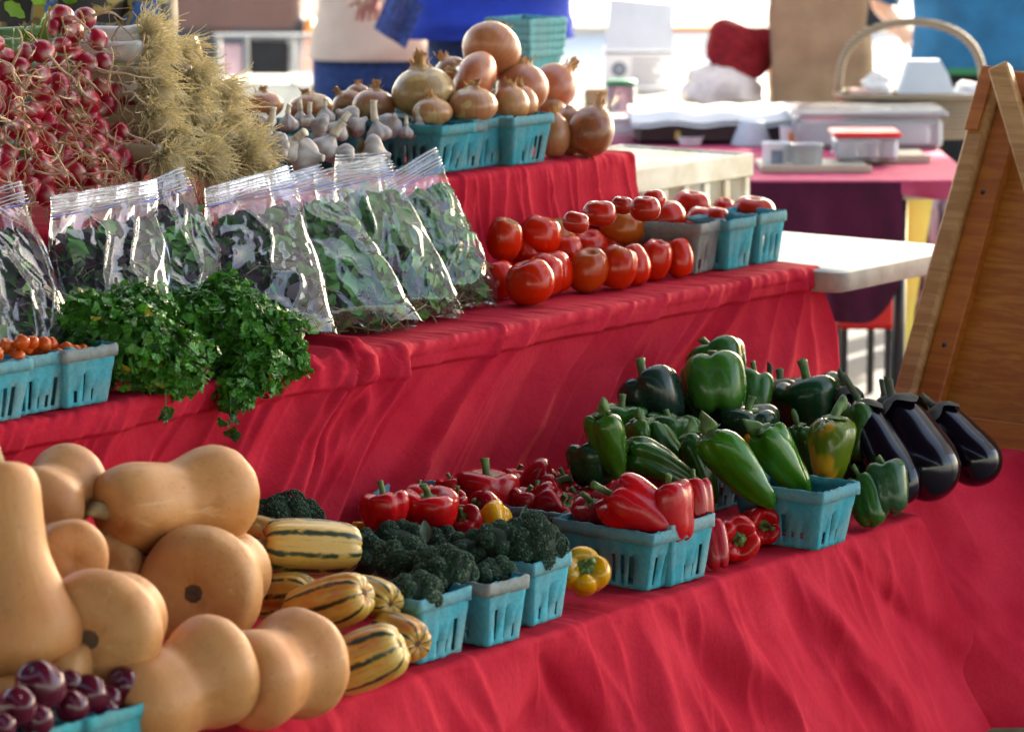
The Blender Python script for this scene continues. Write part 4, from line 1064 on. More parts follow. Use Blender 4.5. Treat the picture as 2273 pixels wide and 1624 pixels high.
# ------------------------------------------------------------------ shared produce meshes
rng = random.Random(5)
TOM = [fruit('tomato_%d' % i, M_TOM, prof=[(0, .33), (.06, .315), (.14, .38), (.26, .40), (.40, .30), (.485, .10), (.5, -.04), (.46, -.2), (.34, -.34), (.18, -.405), (0, -.40)], nu=36, nv=26, lobes=(6, 5, 8, 7, 9)[i], amp=.20, sharp=.5, wfn=lambda v: np.clip(1.05 - 1.4 * v, .12, 1) ** 1.2, noise=.03, nfreq=3, seed=i * 7 + 1, oval=.04, tilt=(.0, .06, -.05, .1, .0)[i]) for i in range(5)]
BELL = [fruit('bell_%d' % i, M_PEP, prof=[(0, .34), (.09, .335), (.2, .44), (.36, .5), (.47, .40), (.5, .2), (.475, -.05), (.42, -.3), (.34, -.45), (.2, -.5), (.08, -.45), (0, -.43)], nu=40, nv=28, lobes=(4, 3, 4, 4)[i], amp=(.34, .30, .38, .32)[i], sharp=.45, zl=.35, wfn=lambda v: .58 + .60 * (2 * v - 1) ** 2, noise=.05, nfreq=3, seed=i * 5 + 3, oval=.05, tilt=(.05, -.1, .12, 0)[i]) for i in range(4)]
BELLG = [b.copy() for b in BELL]
for b_ in BELLG: b_.materials[0] = M_PEPG
def bendx(k, q=2.0):
    def f(P):
        P = P.copy(); z = P[:, 2]; P[:, 0] += k * (z * z - .08) * q; return P
    return f
LONG = [fruit('long_%d' % i, M_CHILE, prof=[(0, .47), (.10, .47), (.28, .5), (.45, .42), (.5, .28), (.46, .05), (.36, -.2), (.24, -.38), (.12, -.48), (0, -.5)], nu=34, nv=32, lobes=(3, 4, 3)[i], amp=.28, wfn=lambda v: .5 + .7 * (1 - v), noise=.10, nfreq=4.5, seed=i * 9 + 2, bend=bendx((.18, -.22, .1)[i]), twist=(.8, -1.0, .4)[i]) for i in range(3)]
ONI = [fruit('onion_%d' % i, M_ONION, prof=[(0, .46), (.07, .45), (.15, .40), (.33, .31), (.46, .14), (.5, -.03), (.45, -.22), (.3, -.37), (.1, -.43), (0, -.41)], nu=32, nv=24, lobes=9, amp=.015, noise=.02, seed=i * 3, oval=.03) for i in range(4)]
GAR = [fruit('garlic_%d' % i, M_GARLIC, prof=[(0, .5), (.10, .5), (.13, .34), (.26, .16), (.44, -.02), (.5, -.2), (.42, -.40), (.18, -.48), (0, -.45)], nu=40, nv=22, lobes=(9, 8, 7)[i], amp=.24, wfn=lambda v: np.clip(v * 1.6 - .2, 0, 1), noise=.05, seed=i + 11, sharp=.4) for i in range(3)]
PLUM = [fruit('plum_%d' % i, M_PLUM, prof=[(0, .44), (.1, .47), (.32, .42), (.49, .1), (.5, -.08), (.4, -.34), (.2, -.48), (0, -.5)], nu=26, nv=20, lobes=2, amp=.04, seed=i) for i in range(2)]
CHE = fruit('cherry_tomato_body', M_TOM, prof=[(0, .44), (.08, .44), (.3, .46), (.48, .2), (.5, -.05), (.4, -.34), (.2, -.47), (0, -.5)], nu=20, nv=14, seed=4)
BUT = [fruit('butternut_%d' % i, M_BUT, prof=p, nu=48, nv=48, lobes=10, amp=.022, wfn=lambda v: np.clip(v * 1.6 - .6, 0, 1), noise=.025, nfreq=2.5, seed=i * 3 + 1, bend=bendx(bk)) for i, (p, bk) in enumerate((
    ([(0, .5), (.13, .5), (.27, .47), (.33, .38), (.31, .2), (.31, .06), (.38, -.1), (.48, -.24), (.5, -.34), (.42, -.46), (.2, -.5), (0, -.475)], .06),
    ([(0, .49), (.15, .5), (.36, .45), (.45, .30), (.43, .12), (.40, .0), (.43, -.1), (.49, -.22), (.5, -.34), (.40, -.46), (.2, -.5), (0, -.475)], .10),
    ([(0, .5), (.14, .5), (.30, .46), (.36, .34), (.34, .18), (.36, .05), (.43, -.08), (.49, -.22), (.5, -.33), (.42, -.46), (.2, -.5), (0, -.465)], -.05)))]
DEL = [fruit('delicata_%d' % i, M_DEL, prof=[(0, .44), (.1, .45), (.3, .5), (.44, .42), (.49, .2), (.5, 0), (.48, -.2), (.42, -.38), (.28, -.47), (.1, -.46), (0, -.44)], nu=64, nv=34, lobes=8, amp=.17, wfn=lambda v: .6 + .4 * (2 * v - 1) ** 2, noise=.035, seed=i * 11, sharp=.5, bend=bendx((.05, .0, -.08)[i])) for i in range(3)]
EGG = [fruit('eggplant_%d' % i, M_EGG, prof=[(0, .5), (.14, .49), (.26, .42), (.37, .24), (.44, .04), (.485, -.10), (.5, -.20), (.48, -.30), (.43, -.365), (.345, -.425), (.24, -.468), (.11, -.494), (0, -.5)], nu=36, nv=34, noise=.02, seed=i, bend=bendx((.10, -.06)[i])) for i in range(2)]
RADM = [fruit('radish_%d' % i, M_RAD, prof=[(0, .46), (.13, .45), (.36, .38), (.5, .12), (.47, -.14), (.3, -.34), (.12, -.43), (.05, -.5), (0, -.5)], nu=18, nv=14, noise=.06, seed=i + 5, oval=.05) for i in range(4)]

def stem_mesh(seed, r=.06, z0=.34, L=.35, curl=.1, calyx=.17, lob=6, flare=1.5, name='stem', mat=None):
    rs = np.random.RandomState(seed); a = Acc()
    t = np.linspace(0, 1, 9); d = rs.uniform(0, 6.28)
    P_ = np.stack([curl * t * t * math.cos(d), curl * t * t * math.sin(d), z0 + L * t], 1); rr = r * (1 + (flare - 1) * np.exp(-t * 6) + .25 * t ** 4)
    a.tube(P_, rr, 9)
    if calyx:
        n = lob * 4; th = np.arange(n) * 2 * math.pi / n; V = [[0, 0, z0 + .06]]
        for f, zz in ((.55, .035), (1.0, .0)):
            for q in th: k = calyx * f * (1 + .28 * math.cos(lob * q)); V.append([k * math.cos(q), k * math.sin(q), z0 + zz + .012])
        k = np.arange(n); k2 = (k + 1) % n
        a.add(V, [np.stack([np.zeros(n, int), 1 + k, 1 + k2], 1), np.stack([1 + k, 1 + n + k, 1 + n + k2, 1 + k2], 1)])
    return a.mesh(name, mat or M_STEMG)
PSTEM = [stem_mesh(i, .055, .34, (.30, .38, .26)[i], .10) for i in range(3)]
LSTEM = [stem_mesh(i + 9, .09, .46, (.16, .22, .14)[i], .25, .26, 5) for i in range(3)]
NECK = []
for i in range(4):
    rs = np.random.RandomState(i + 40); a = Acc(); n = 14; th = np.arange(n) * 2 * math.pi / n
    V = []
    for t, r_ in ((0, .22), (.15, .13), (.4, .085), (.75, .08), (1.0, .10)):
        for q in th: rr = r_ * (1 + .22 * math.sin(3 * q + i) + rs.normal(0, .12)); V.append([rr * math.cos(q) + .10 * t * math.sin(i * 2), rr * math.sin(q), .34 + t * (.42, .5, .36, .55)[i] * .75 + (rs.normal(0, .04) if t == 1 else 0)])
    a.add(V, gridf(n, 5, True))
    for j in range(5):
        q = rs.uniform(0, 6.28); P_ = [(.2 * math.cos(q), .2 * math.sin(q), .38), (.13 * math.cos(q), .13 * math.sin(q), .5), (.20 * math.cos(q), .2 * math.sin(q), .52 + rs.uniform(.0, .2))]; a.tube(crom(P_, 6), np.linspace(.06, .012, 6), 5, flat=.25)
    NECK.append(a.mesh('dry_neck', M_PAPERY, False))
def tuft(seed, n, L, r, z0, spread, name='roots', mat=None, dirz=-1):
    rs = np.random.RandomState(seed); a = Acc()
    for _ in range(n):
        q = rs.uniform(0, 6.28); s_ = rs.uniform(0, spread); d = np.array([s_ * math.cos(q), s_ * math.sin(q), dirz * 1.0]); l = L * rs.uniform(.5, 1.1)
        t = np.linspace(0, 1, 5)[:, None]; P_ = np.array([[.06 * math.cos(q), .06 * math.sin(q), z0]]) + d * t * l + rs.normal(0, .05 * L, (5, 3)) * t; a.tube(P_, np.linspace(r, r * .4, 5), 3, cap=False)
    return a.mesh(name, mat or M_ROOTB)
OROOT = [tuft(i, 40, .16, .010, -.40, .9) for i in range(2)]
GROOT = [tuft(i + 7, 130, .30, .008, -.42, 1.0) for i in range(2)]
GSTK = []
for i, (L, cv) in enumerate(((.55, .05), (.85, .15), (.40, -.12))):
    t = np.linspace(0, 1, 8); P_ = np.stack([cv * t * t, 0 * t, .38 + L * t], 1); V, Fs = tube(P_, .15 - .035 * t + .03 * (t > .95), 12); GSTK.append(mkmesh('stalk', V, Fs, M_GSTALK))
a_ = Acc(); t = np.linspace(0, 1, 8); a_.tube(np.stack([.05 * t * t, .03 * t, .45 + .13 * t], 1), .075 * (1 + .9 * np.exp(-t * 5)), 8); BSTEM = a_.mesh('stem', simple('dry_squash_stem', (.30, .22, .11), .8, .4, 30, .4, 80))
def disc(name, r, z, mat, n=18, jag=.12):
    th = np.arange(n) * 2 * math.pi / n; rs = np.random.RandomState(3)
    V = [[0, 0, z - .002]] + [[r * (1 + rs.normal(0, jag)) * math.cos(q), r * (1 + rs.normal(0, jag)) * math.sin(q), z] for q in th] + [[r * .7 * math.cos(q), r * .7 * math.sin(q), z - .006] for q in th]
    k = np.arange(n); k2 = (k + 1) % n
    return mkmesh(name, V, [np.stack([1 + k, 1 + k2, 1 + n + k2, 1 + n + k], 1), np.stack([np.zeros(n, int), 1 + n + k2, 1 + n + k][::-1], 1)], mat)
BSCAR = disc('blossom_scar', .085, -.474, simple('scar_brown', (.085, .045, .022), .85, .4, 60))
def egg_calyx(seed):
    rs = np.random.RandomState(seed); n = 40; th = np.arange(n) * 2 * math.pi / n; V = []
    for f in np.linspace(0, 1, 6):
        for q in th:
            w = .55 + .45 * abs(math.cos(q * 2.5 + seed)) ** 1.4; d = f * w * .20; z = .505 - d * 1.05
            rb = np.interp(-z, [-.5, -.49, -.44, -.30, -.1], [.04, .15, .285, .385, .46]) + .012 + .015 * math.sin(7 * q) * f + (.03 * f ** 4); V.append([rb * math.cos(q) if f else .02 * math.cos(q), rb * math.sin(q) if f else .02 * math.sin(q), z])
    return mkmesh('calyx', V, [gridf(n, 6, True)], M_CALYX)
ECAL = [egg_calyx(i) for i in range(2)]
ESTEM = []
for i, (L, cv) in enumerate(((.20, .07), (.17, -.06), (.26, .12))):
    t = np.linspace(0, 1, 9); V, Fs = tube(np.stack([cv * t * t, .02 * t, .49 + L * t], 1), .056 + .05 * np.exp(-t * 6) + .012 * t, 10); ESTEM.append(mkmesh('stem', V, Fs, M_STEMD))
RROOT = []
for i in range(7):
    rs = np.random.RandomState(i + 70); a = Acc(); n = 16; t = np.linspace(0, 1, n); L = rs.uniform(1.8, 3.8); d1, d2 = rs.uniform(0, 6.28, 2); cv = rs.uniform(.3, 1.3)
    P_ = np.stack([cv * t ** 1.7 * math.cos(d1) + .14 * np.sin(t * 7 + d2) * t, cv * t ** 1.7 * math.sin(d1) + .14 * np.cos(t * 6 + d1) * t, -.46 - L * t * (1 - .3 * t)], 1)
    a.tube(P_, .055 * (1 - t) ** .7 + .012, 5)
    for j in range(3):
        k = rs.randint(3, 12); tt = np.linspace(0, 1, 7); dd = rs.normal(0, 1, 3); a.tube(P_[k] + np.outer(tt, dd * .5) + np.stack([0 * tt, .1 * np.sin(tt * 5), -.2 * tt], 1), np.linspace(.018, .007, 7), 3, cap=False)
    RROOT.append(a.mesh('root', M_ROOTR))

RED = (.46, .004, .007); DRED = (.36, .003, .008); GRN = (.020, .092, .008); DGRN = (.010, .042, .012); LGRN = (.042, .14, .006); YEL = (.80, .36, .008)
TRED = (.60, .015, .002)
def tomato(px, py, w, h, label, Y=None, rest=None, green=0.0, v=None, axis=None, col=TRED, group='tomatoes on the middle shelf'):
    i = rng.randrange(5) if v is None else v
    c = tuple(x * rng.uniform(.85, 1.12) for x in col) + (1 - green,)
    if rest is not None: Y, axis = .76, (rng.uniform(-.35, .35), .95, rng.uniform(-.25, .35))
    return place('tomato', TOM[i], px, py, w, h, label, 'tomato', Y=Y, lvl=rest, axis=axis, spin=rng.uniform(0, 6.28), color=c, group=group)
def bell(px, py, w, h, label, Y=None, col=RED, axis=None, v=None, stem=True, name='bell_pepper', group=None, patch=0.0, green=False, rest=None, lvl=None):
    i = rng.randrange(4) if v is None else v
    c = tuple(x * rng.uniform(.85, 1.15) for x in col) + (1 - patch,)
    o = place(name, (BELLG if green else BELL)[i], px, py, w, h, label, 'pepper', Y=Y, rest=rest, axis=axis, spin=rng.uniform(0, 6.28), color=c, group=group, lvl=lvl)
    if stem: link('stem', PSTEM[rng.randrange(3)], parent=o)
    return o
def longp(px, py, w, h, label, Y, axis, col=GRN, v=0, patch=0.0, spin=0.0, lvl=None, group='long peppers in the green heap'):
    o = place('long_pepper', LONG[v], px, py, w * 1.1, h * 1.05, label, 'pepper', Y=Y, axis=axis, spin=spin, color=tuple(x * rng.uniform(.85, 1.15) for x in col) + (1 - patch,), group=group, lvl=lvl)
    link('stem', LSTEM[rng.randrange(3)], parent=o); return o
def onion(px, py, w, h, label, Y=None, rest=None, axis=None, col=(.47, .175, .075), neck=True, roots=False, patch=.4, group='onions on the top shelf'):
    o = place('onion', ONI[rng.randrange(4)], px, py, w * 1.13, h * 1.10, label, 'onion', Y=Y, rest=rest, axis=axis, spin=rng.uniform(0, 6.28), color=tuple(x * rng.uniform(.9, 1.1) for x in col) + (1 - patch,), group=group)
    if neck: link('dry_neck', NECK[rng.randrange(4)], parent=o)
    if roots: link('roots', OROOT[rng.randrange(2)], parent=o, kind='stuff')
    return o
def garlic(px, py, w, h, label, Y=None, rest=None, axis=None, stalk=0, roots=False, group='garlic bulbs on the top shelf'):
    o = place('garlic_bulb', GAR[rng.randrange(3)], px, py, w, h, label, 'garlic', Y=Y, rest=rest, axis=axis, spin=rng.uniform(0, 6.28), color=(.46, .40, .385), group=group)
    if stalk is not None: link('stalk', GSTK[stalk], parent=o)
    if roots: link('roots', GROOT[rng.randrange(2)], parent=o, kind='stuff')
    return o
def butternut(px, py, w, h, label, Y, axis, v=0, spin=0.0, col=(.54, .22, .072), stem=True, scar=True, w2=None, lvl=None):
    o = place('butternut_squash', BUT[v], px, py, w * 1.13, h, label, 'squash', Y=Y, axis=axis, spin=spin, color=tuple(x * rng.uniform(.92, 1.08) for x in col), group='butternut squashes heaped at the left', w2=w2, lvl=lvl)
    if stem: link('stem', BSTEM, parent=o)
    if scar: link('blossom_scar', BSCAR, parent=o)
    return o
def delicata(px, py, w, h, label, Y, axis, v=0, spin=0.0, col=(.62, .38, .08), orange=.0, lvl=None):
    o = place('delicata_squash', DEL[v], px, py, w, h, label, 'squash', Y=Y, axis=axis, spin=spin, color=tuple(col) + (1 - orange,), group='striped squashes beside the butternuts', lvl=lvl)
    link('stem', BSTEM, parent=o); link('blossom_scar', BSCAR, parent=o); return o
def eggplant(px, py, w, h, label, Y, axis, v=0, st=0, spin=0.0, lvl=None):
    o = place('eggplant', EGG[v], px, py, w, h, label, 'eggplant', Y=Y, axis=axis, spin=spin, group='eggplants at the right end', lvl=lvl)
    link('calyx', ECAL[v], parent=o); link('stem', ESTEM[st], parent=o); return o
# ================================================================== top shelf
gb = 'pulp berry baskets on the stall'
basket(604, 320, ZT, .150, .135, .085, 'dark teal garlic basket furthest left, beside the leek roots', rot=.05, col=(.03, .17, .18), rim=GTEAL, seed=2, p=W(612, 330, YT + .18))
basket(700, 360, ZT, .150, .190, .085, 'teal garlic basket with grey rim, second from the leek roots', rot=.02, col=TEAL, rim=GTEAL, seed=3, p=WZ(783, 378, ZT))
basket(965, 388, ZT, .100, .210, .090, 'wide teal basket of garlic directly behind the zip bags', rot=.0, col=TEAL, rim=(.05, .28, .32), seed=2)
basket(995, 384, ZT, .115, .105, .088, 'pale grey-rimmed teal basket between garlic and onion baskets', rot=.0, col=TEAL, rim=(.22, .30, .30), seed=4)
basket(1047, 376, ZT, .115, .135, .094, 'teal basket holding the onion with green-gold shoulders', rot=-.05, col=TEAL, seed=3)
basket(1134, 371, ZT, .140, .130, .094, 'teal basket holding the split-skinned onion at the pile end', rot=.05, col=TEAL, seed=1)
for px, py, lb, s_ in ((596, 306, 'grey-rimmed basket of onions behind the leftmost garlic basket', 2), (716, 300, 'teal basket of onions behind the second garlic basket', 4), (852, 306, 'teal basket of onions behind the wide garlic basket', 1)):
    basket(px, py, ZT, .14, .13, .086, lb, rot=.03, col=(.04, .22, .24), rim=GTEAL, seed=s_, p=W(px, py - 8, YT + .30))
# stack of empty baskets behind the onions
for i in range(5):
    q = W(1172, 150, YT + .55); basket(0, 0, q[2] - .05 + i * .017, .135, .12, .085, ('lowest', 'second lowest', 'middle', 'second highest', 'topmost')[i] + ' of the nested empty baskets behind the big onion', rot=.06 - .02 * i, col=(.10, .36, .38), rim=(.16, .42, .43), seed=1 + i % 4, p=q, group='nested empty baskets')
_q = W(1172, 150, YT + .55)
_r = root('basket_stand', (_q[0], _q[1], ZT), 0, 'upturned box under the nested empty baskets', 'box'); boxpart('box_body', (-.01, -.01, .0), (.13, .12, max(.02, _q[2] - .053 - ZT)), M_KRAFT, _r)

oY = YT + .13
onion(1093, 108, 124, 104, 'big shiny onion crowning the pile, root end toward camera', Y=oY + .05, axis=(.25, .75, -.62), roots=True, patch=.1, neck=True)
onion(1051, 175, 118, 84, 'shiny onion lying sideways left under the top onion', Y=oY - .005, axis=(-.85, .35, -.1), patch=.15)
onion(1160, 191, 104, 100, 'smooth onion right under the top onion', Y=oY - .01, axis=(.1, .95, -.25), patch=.1)
onion(1231, 190, 92, 100, 'onion at right shoulder of the pile with neck pointing right', Y=oY + .03, axis=(.62, .75, -.2), patch=.1)
onion(939, 200, 132, 108, 'striped onion with peeling pale skin at left of the pile', Y=oY + .03, axis=(-.12, .98, .1), patch=1.0, col=(.44, .22, .10))
onion(1000, 160, 76, 66, 'half-hidden onion behind the sideways one', Y=oY + .12, axis=(-.4, .8, 0), patch=.6)
onion(1049, 231, 104, 76, 'onion with greenish-gold papery top in teal basket', Y=YT + .065, patch=.9, col=(.46, .20, .09))
onion(1133, 229, 80, 80, 'pale orange onion with split skin in the end basket', Y=YT + .07, patch=.3, col=(.55, .24, .09))
onion(1160, 226, 60, 72, 'narrow pale onion leaning right in the end basket', Y=YT + .075, axis=(-.15, .95, 0), patch=.2, col=(.56, .26, .10))
onion(1230, 297, 70, 94, 'tall onion standing right beside the end basket', rest=ZT, patch=.1, roots=True)
onion(1264, 288, 72, 100, 'tall onion second from the end basket', rest=ZT, patch=.2, roots=True, neck=False)
onion(1314, 287, 96, 110, 'dark brown onion at the right end, ragged neck upright', rest=ZT, axis=(.35, .9, -.1), col=(.30, .075, .028), patch=.25, roots=True)
onion(1222, 240, 60, 50, 'dark rooted onion wedged under the pile at right', Y=oY + .02, axis=(0, .8, -.4), col=(.28, .12, .05), patch=.3)
for px, py, w, h, lb, ax in ((583, 232, 84, 58, 'onion nearest the leek roots in back row', (-.1, 1, 0)), (688, 236, 96, 58, 'onion with twin twisted necks in back row', (-.15, 1, 0)), (768, 228, 66, 50, 'small onion leaning left in back row', (-.55, .8, 0)), (795, 208, 50, 42, 'smallest onion peeking over the back row', (0, 1, 0)), (831, 233, 88, 70, 'onion with thick straight neck in back row', (.05, 1, 0)), (960, 246, 84, 60, 'onion with ragged orange necks left of teal baskets', (0, 1, .1))):
    onion(px, py, w, h, lb, Y=YT + (.33 if py < 240 and px < 820 else .24 if px < 900 else .09), axis=ax, patch=.7, col=(.45, .20, .09))

for k, (px, py, w, h, ax, st, rt, dy, lb) in enumerate((
    (572, 262, 38, 34, (-.6, .6, .2), None, False, .16, 'garlic bulb half hidden by leek roots'), (592, 268, 40, 30, (-.3, .8, .4), None, False, .15, 'garlic bulb lying in the leftmost basket'), (640, 268, 46, 40, (-.05, 1, .0), 2, False, .16, 'garlic bulb upright with short stalk in leftmost basket'),
    (666, 262, 44, 40, (0, 1, 0), 0, False, .19, 'garlic bulb with pale stalk before the twin-necked onion'), (686, 266, 38, 36, (.05, 1, 0), 0, False, .17, 'garlic bulb with dark stalk in second basket'), (722, 254, 46, 38, (-.1, 1, 0), 2, False, .19, 'garlic bulb with broad stalk at back of second basket'),
    (704, 278, 62, 40, (-.9, .3, .2), 2, False, .13, 'garlic bulb lying with neck to the left in second basket'), (766, 258, 62, 44, (-.7, .4, .5), None, False, .17, 'round garlic bulb at back right of second basket'), (752, 284, 56, 44, (.5, .8, .2), 2, False, .11, 'garlic bulb with bent neck in second basket'), (796, 276, 50, 44, (.6, .5, -.3), None, True, .14, 'papery garlic bulb with frayed roots'),
    (838, 288, 60, 46, (-.25, 1, 0), 1, False, .10, 'garlic bulb with the tallest stalk in wide basket'), (868, 272, 64, 50, (.3, .5, .7), None, False, .12, 'plump garlic bulb behind the tall-stalked one'), (902, 290, 34, 30, (0, 1, 0), 0, False, .08, 'smallest garlic bulb in the wide basket'), (933, 288, 62, 48, (-.05, 1, 0), 0, False, .09, 'garlic bulb with straight stalk in wide basket'), (968, 288, 60, 46, (.08, 1, 0), 0, False, .08, 'garlic bulb at right end of the wide basket'), (936, 264, 46, 38, (.2, .6, .5), None, False, .13, 'garlic bulb behind the straight-stalked one'),
    (590, 302, 58, 46, (.35, .9, 0), 1, False, .08, 'loose garlic bulb with tall leaning stalk by the leeks'), (604, 326, 76, 52, (-.7, .2, .6), None, False, .05, 'loose garlic bulb lowest beside the leek roots'), (644, 324, 74, 54, (.6, .6, .2), 2, False, .05, 'loose garlic bulb with cut stalk pointing right'), (728, 322, 74, 58, (.5, .85, 0), 0, False, .06, 'loose garlic bulb leaning right before the baskets'),
    (690, 350, 84, 60, (.75, -.1, .4), None, True, .03, 'loose garlic bulb with bushy brown roots'), (752, 346, 70, 54, (-.8, .3, .4), None, False, .04, 'loose garlic bulb lying behind the zip bag'), (836, 338, 76, 56, (.85, -.25, -.2), None, True, .03, 'loose garlic bulb with curly root tuft by wide basket'))):
    garlic(px, py, w, h * 1.15, lb, Y=YT + dy, axis=ax, stalk=st, roots=rt)
_V, _F, _c = lathe([(0, .2), (.4, .15), (.5, 0), (.4, -.15), (0, -.2)], 12, 8); _q = WZ(1062, 372, ZT)
_o = link('onion_skin_scrap', mkmesh('onion_skin_scrap', _V * [.022, .012, .004], _F, M_PAPERY), label='scrap of dry onion skin on the shelf edge', cat='onion skin'); _o.location = _q + [0, 0, .005]

M_ROOTV = vcol('leek_root', .8, .5, .3, 0, .2, 120)
# leeks: shafts running back to the left, root beards to the right
def leek(k, px, py, Y, L, ax, label, nr=210, beard=(1, -.3, .3), rl=.075, wr=.019, green=.5):
    p = W(px, py, Y); d = camdir(ax); rs = np.random.RandomState(k + 200)
    o = link('leek', None, label=label, cat='leek', group='leeks with root beards'); o.matrix_world = Matrix.Translation(Vector(p))
    n = 26; t = np.linspace(0, 1, n); P_ = np.outer(t * L, d) + np.outer(np.sin(t * 2.2) * .012, [0, 0, 1]); r_ = wr * (1 + .28 * np.exp(-((t - .03) / .05) ** 2) - .05 * t); r_[0] *= .6
    V, Fs = tube(P_, r_, 16); tv = np.concatenate([np.repeat(t, 16), [0, 1]])
    wh = np.array([.78, .76, .70]) if k in (0, 1, 4) else np.array([.34, .25, .15]); g1 = np.array([.36, .50, .20]); g2 = np.array([.05, .16, .05]); f = np.clip((tv - green * .55) / .2, 0, 1)[:, None]; f2 = np.clip((tv - green * .55 - .2) / .4, 0, 1)[:, None]  # lower shanks coloured tan for the shade they lie in
    part('shaft', mkmesh('shaft', V, Fs, M_LEEK, True, {'Col': ('FLOAT_COLOR', np.concatenate([wh * (1 - f) + g1 * f * (1 - f2) + g2 * f2, np.ones((len(V), 1))], 1))}), o)
    a = Acc(); b = camdir(beard); side = np.cross(b, [0, 0, 1.0]); side /= np.linalg.norm(side); up_ = np.cross(side, b)
    for _ in range(nr):
        q = rs.uniform(0, 6.28); s_ = abs(rs.normal(0, 1.0)); dd = b + s_ * (math.cos(q) * side + math.sin(q) * up_); dd /= np.linalg.norm(dd); l = rl * rs.uniform(.35, 1.1)
        t = np.linspace(0, 1, 6)[:, None]; st = (math.cos(q) * side + math.sin(q) * up_) * wr * rs.uniform(.1, 1.0)
        C_ = st + dd * t * l + np.array([0, 0, -1.0]) * (t ** 2) * l * rs.uniform(.0, .35) + np.cumsum(rs.normal(0, l * .085, (6, 3)), 0) * t
        sh = rs.uniform(.8, 1.12); a.tube(C_, np.linspace(.0011, .0006, 6) * rs.uniform(.7, 1.25), 3, col=(1.0 * sh, .88 * sh, .58 * sh), cap=False)
    V, Fs, _c = lathe([(0, .5), (.35, .4), (.5, 0), (.35, -.4), (0, -.5)], 14, 10, noise=.12, nfreq=5, seed=k); a.add(V * .048 @ frame(b).T + b * .022 + [0, 0, -.006], Fs, (.80, .64, .38))  # cream core added inside the beard to brighten its dark gaps
    part('root_beard', a.mesh('root_beard', M_ROOTV), o, kind='stuff')
for k, (px, py, dy, L, ax, bd, lb) in enumerate((
    (335, 84, .26, .34, (-1, -.02, -.25), (.8, .45, .2), 'topmost leek, its green shaft lying over the radishes'), (338, 120, .22, .36, (-1, .02, -.3), (1, -.35, .3), 'second leek from the top with bright white shank'),
    (400, 118, .28, .30, (-1, .08, -.3), (1, -.4, .1), 'leek behind the upper white shank'), (330, 178, .19, .34, (-1, .04, -.3), (1, -.3, .45), 'third leek down, shank half hidden by radish rootlets'),
    (352, 200, .17, .34, (-1, .02, -.3), (.7, -.5, .6), 'leek with white shank level with the middle radishes'), (352, 262, .14, .34, (-1, .02, -.3), (.7, -.5, .6), 'leek with tan shaded shank near the right radishes'),
    (440, 170, .22, .30, (-1, .1, -.3), (1, -.4, .3), 'leek whose beard fills the upper middle of the heap'), (430, 232, .17, .30, (-1, .08, -.3), (.8, -.6, .4), 'leek whose beard hangs in the middle of the heap'),
    (500, 205, .22, .30, (-1, .12, -.3), (1, -.5, .2), 'leek whose beard makes the right shoulder of the heap'), (505, 265, .16, .30, (-1, .1, -.3), (.9, -.6, .3), 'leek whose beard hangs by the back garlic'),
    (395, 305, .10, .30, (-1, .06, -.3), (.6, -.7, .6), 'leek low in the heap behind the zip bags'), (465, 312, .10, .30, (-1, .08, -.3), (.8, -.6, .5), 'leek low in the heap near the loose garlic'),
    (540, 322, .08, .28, (-1, .1, -.3), (1, -.35, .3), 'lowest right leek with short spread beard'), (560, 352, .05, .28, (-1, .1, -.3), (1, .1, .3), 'leek with beard fanning toward the loose garlic'), (470, 362, .05, .28, (-1, .06, -.3), (.8, -.2, .6), 'bottom leek just above the zip bags'), (380, 352, .06, .28, (-1, .06, -.3), (.6, -.4, .7), 'bottom left leek beside the last radishes'))):
    leek(k, px - 14, py, YT + dy, L, ax, lb, beard=bd, nr=420, rl=.062)
for (px, py, s_) in ((436, 100, 1),):
    _q = W(px, py, YT + .33); V, Fs = tube(crom([_q, _q + camdir((-1, -.3, -.3)) * .05, _q + camdir((-1, -.5, -.2)) * .10], 10), .020, 14)
    link('copper_pipe_end', mkmesh('copper_pipe_end', V, Fs, simple('brown_glazed', (.25, .08, .05), .25, .2, 30, coat=.4)), label='brown glossy rounded tip poking out behind leek roots', cat='handle')

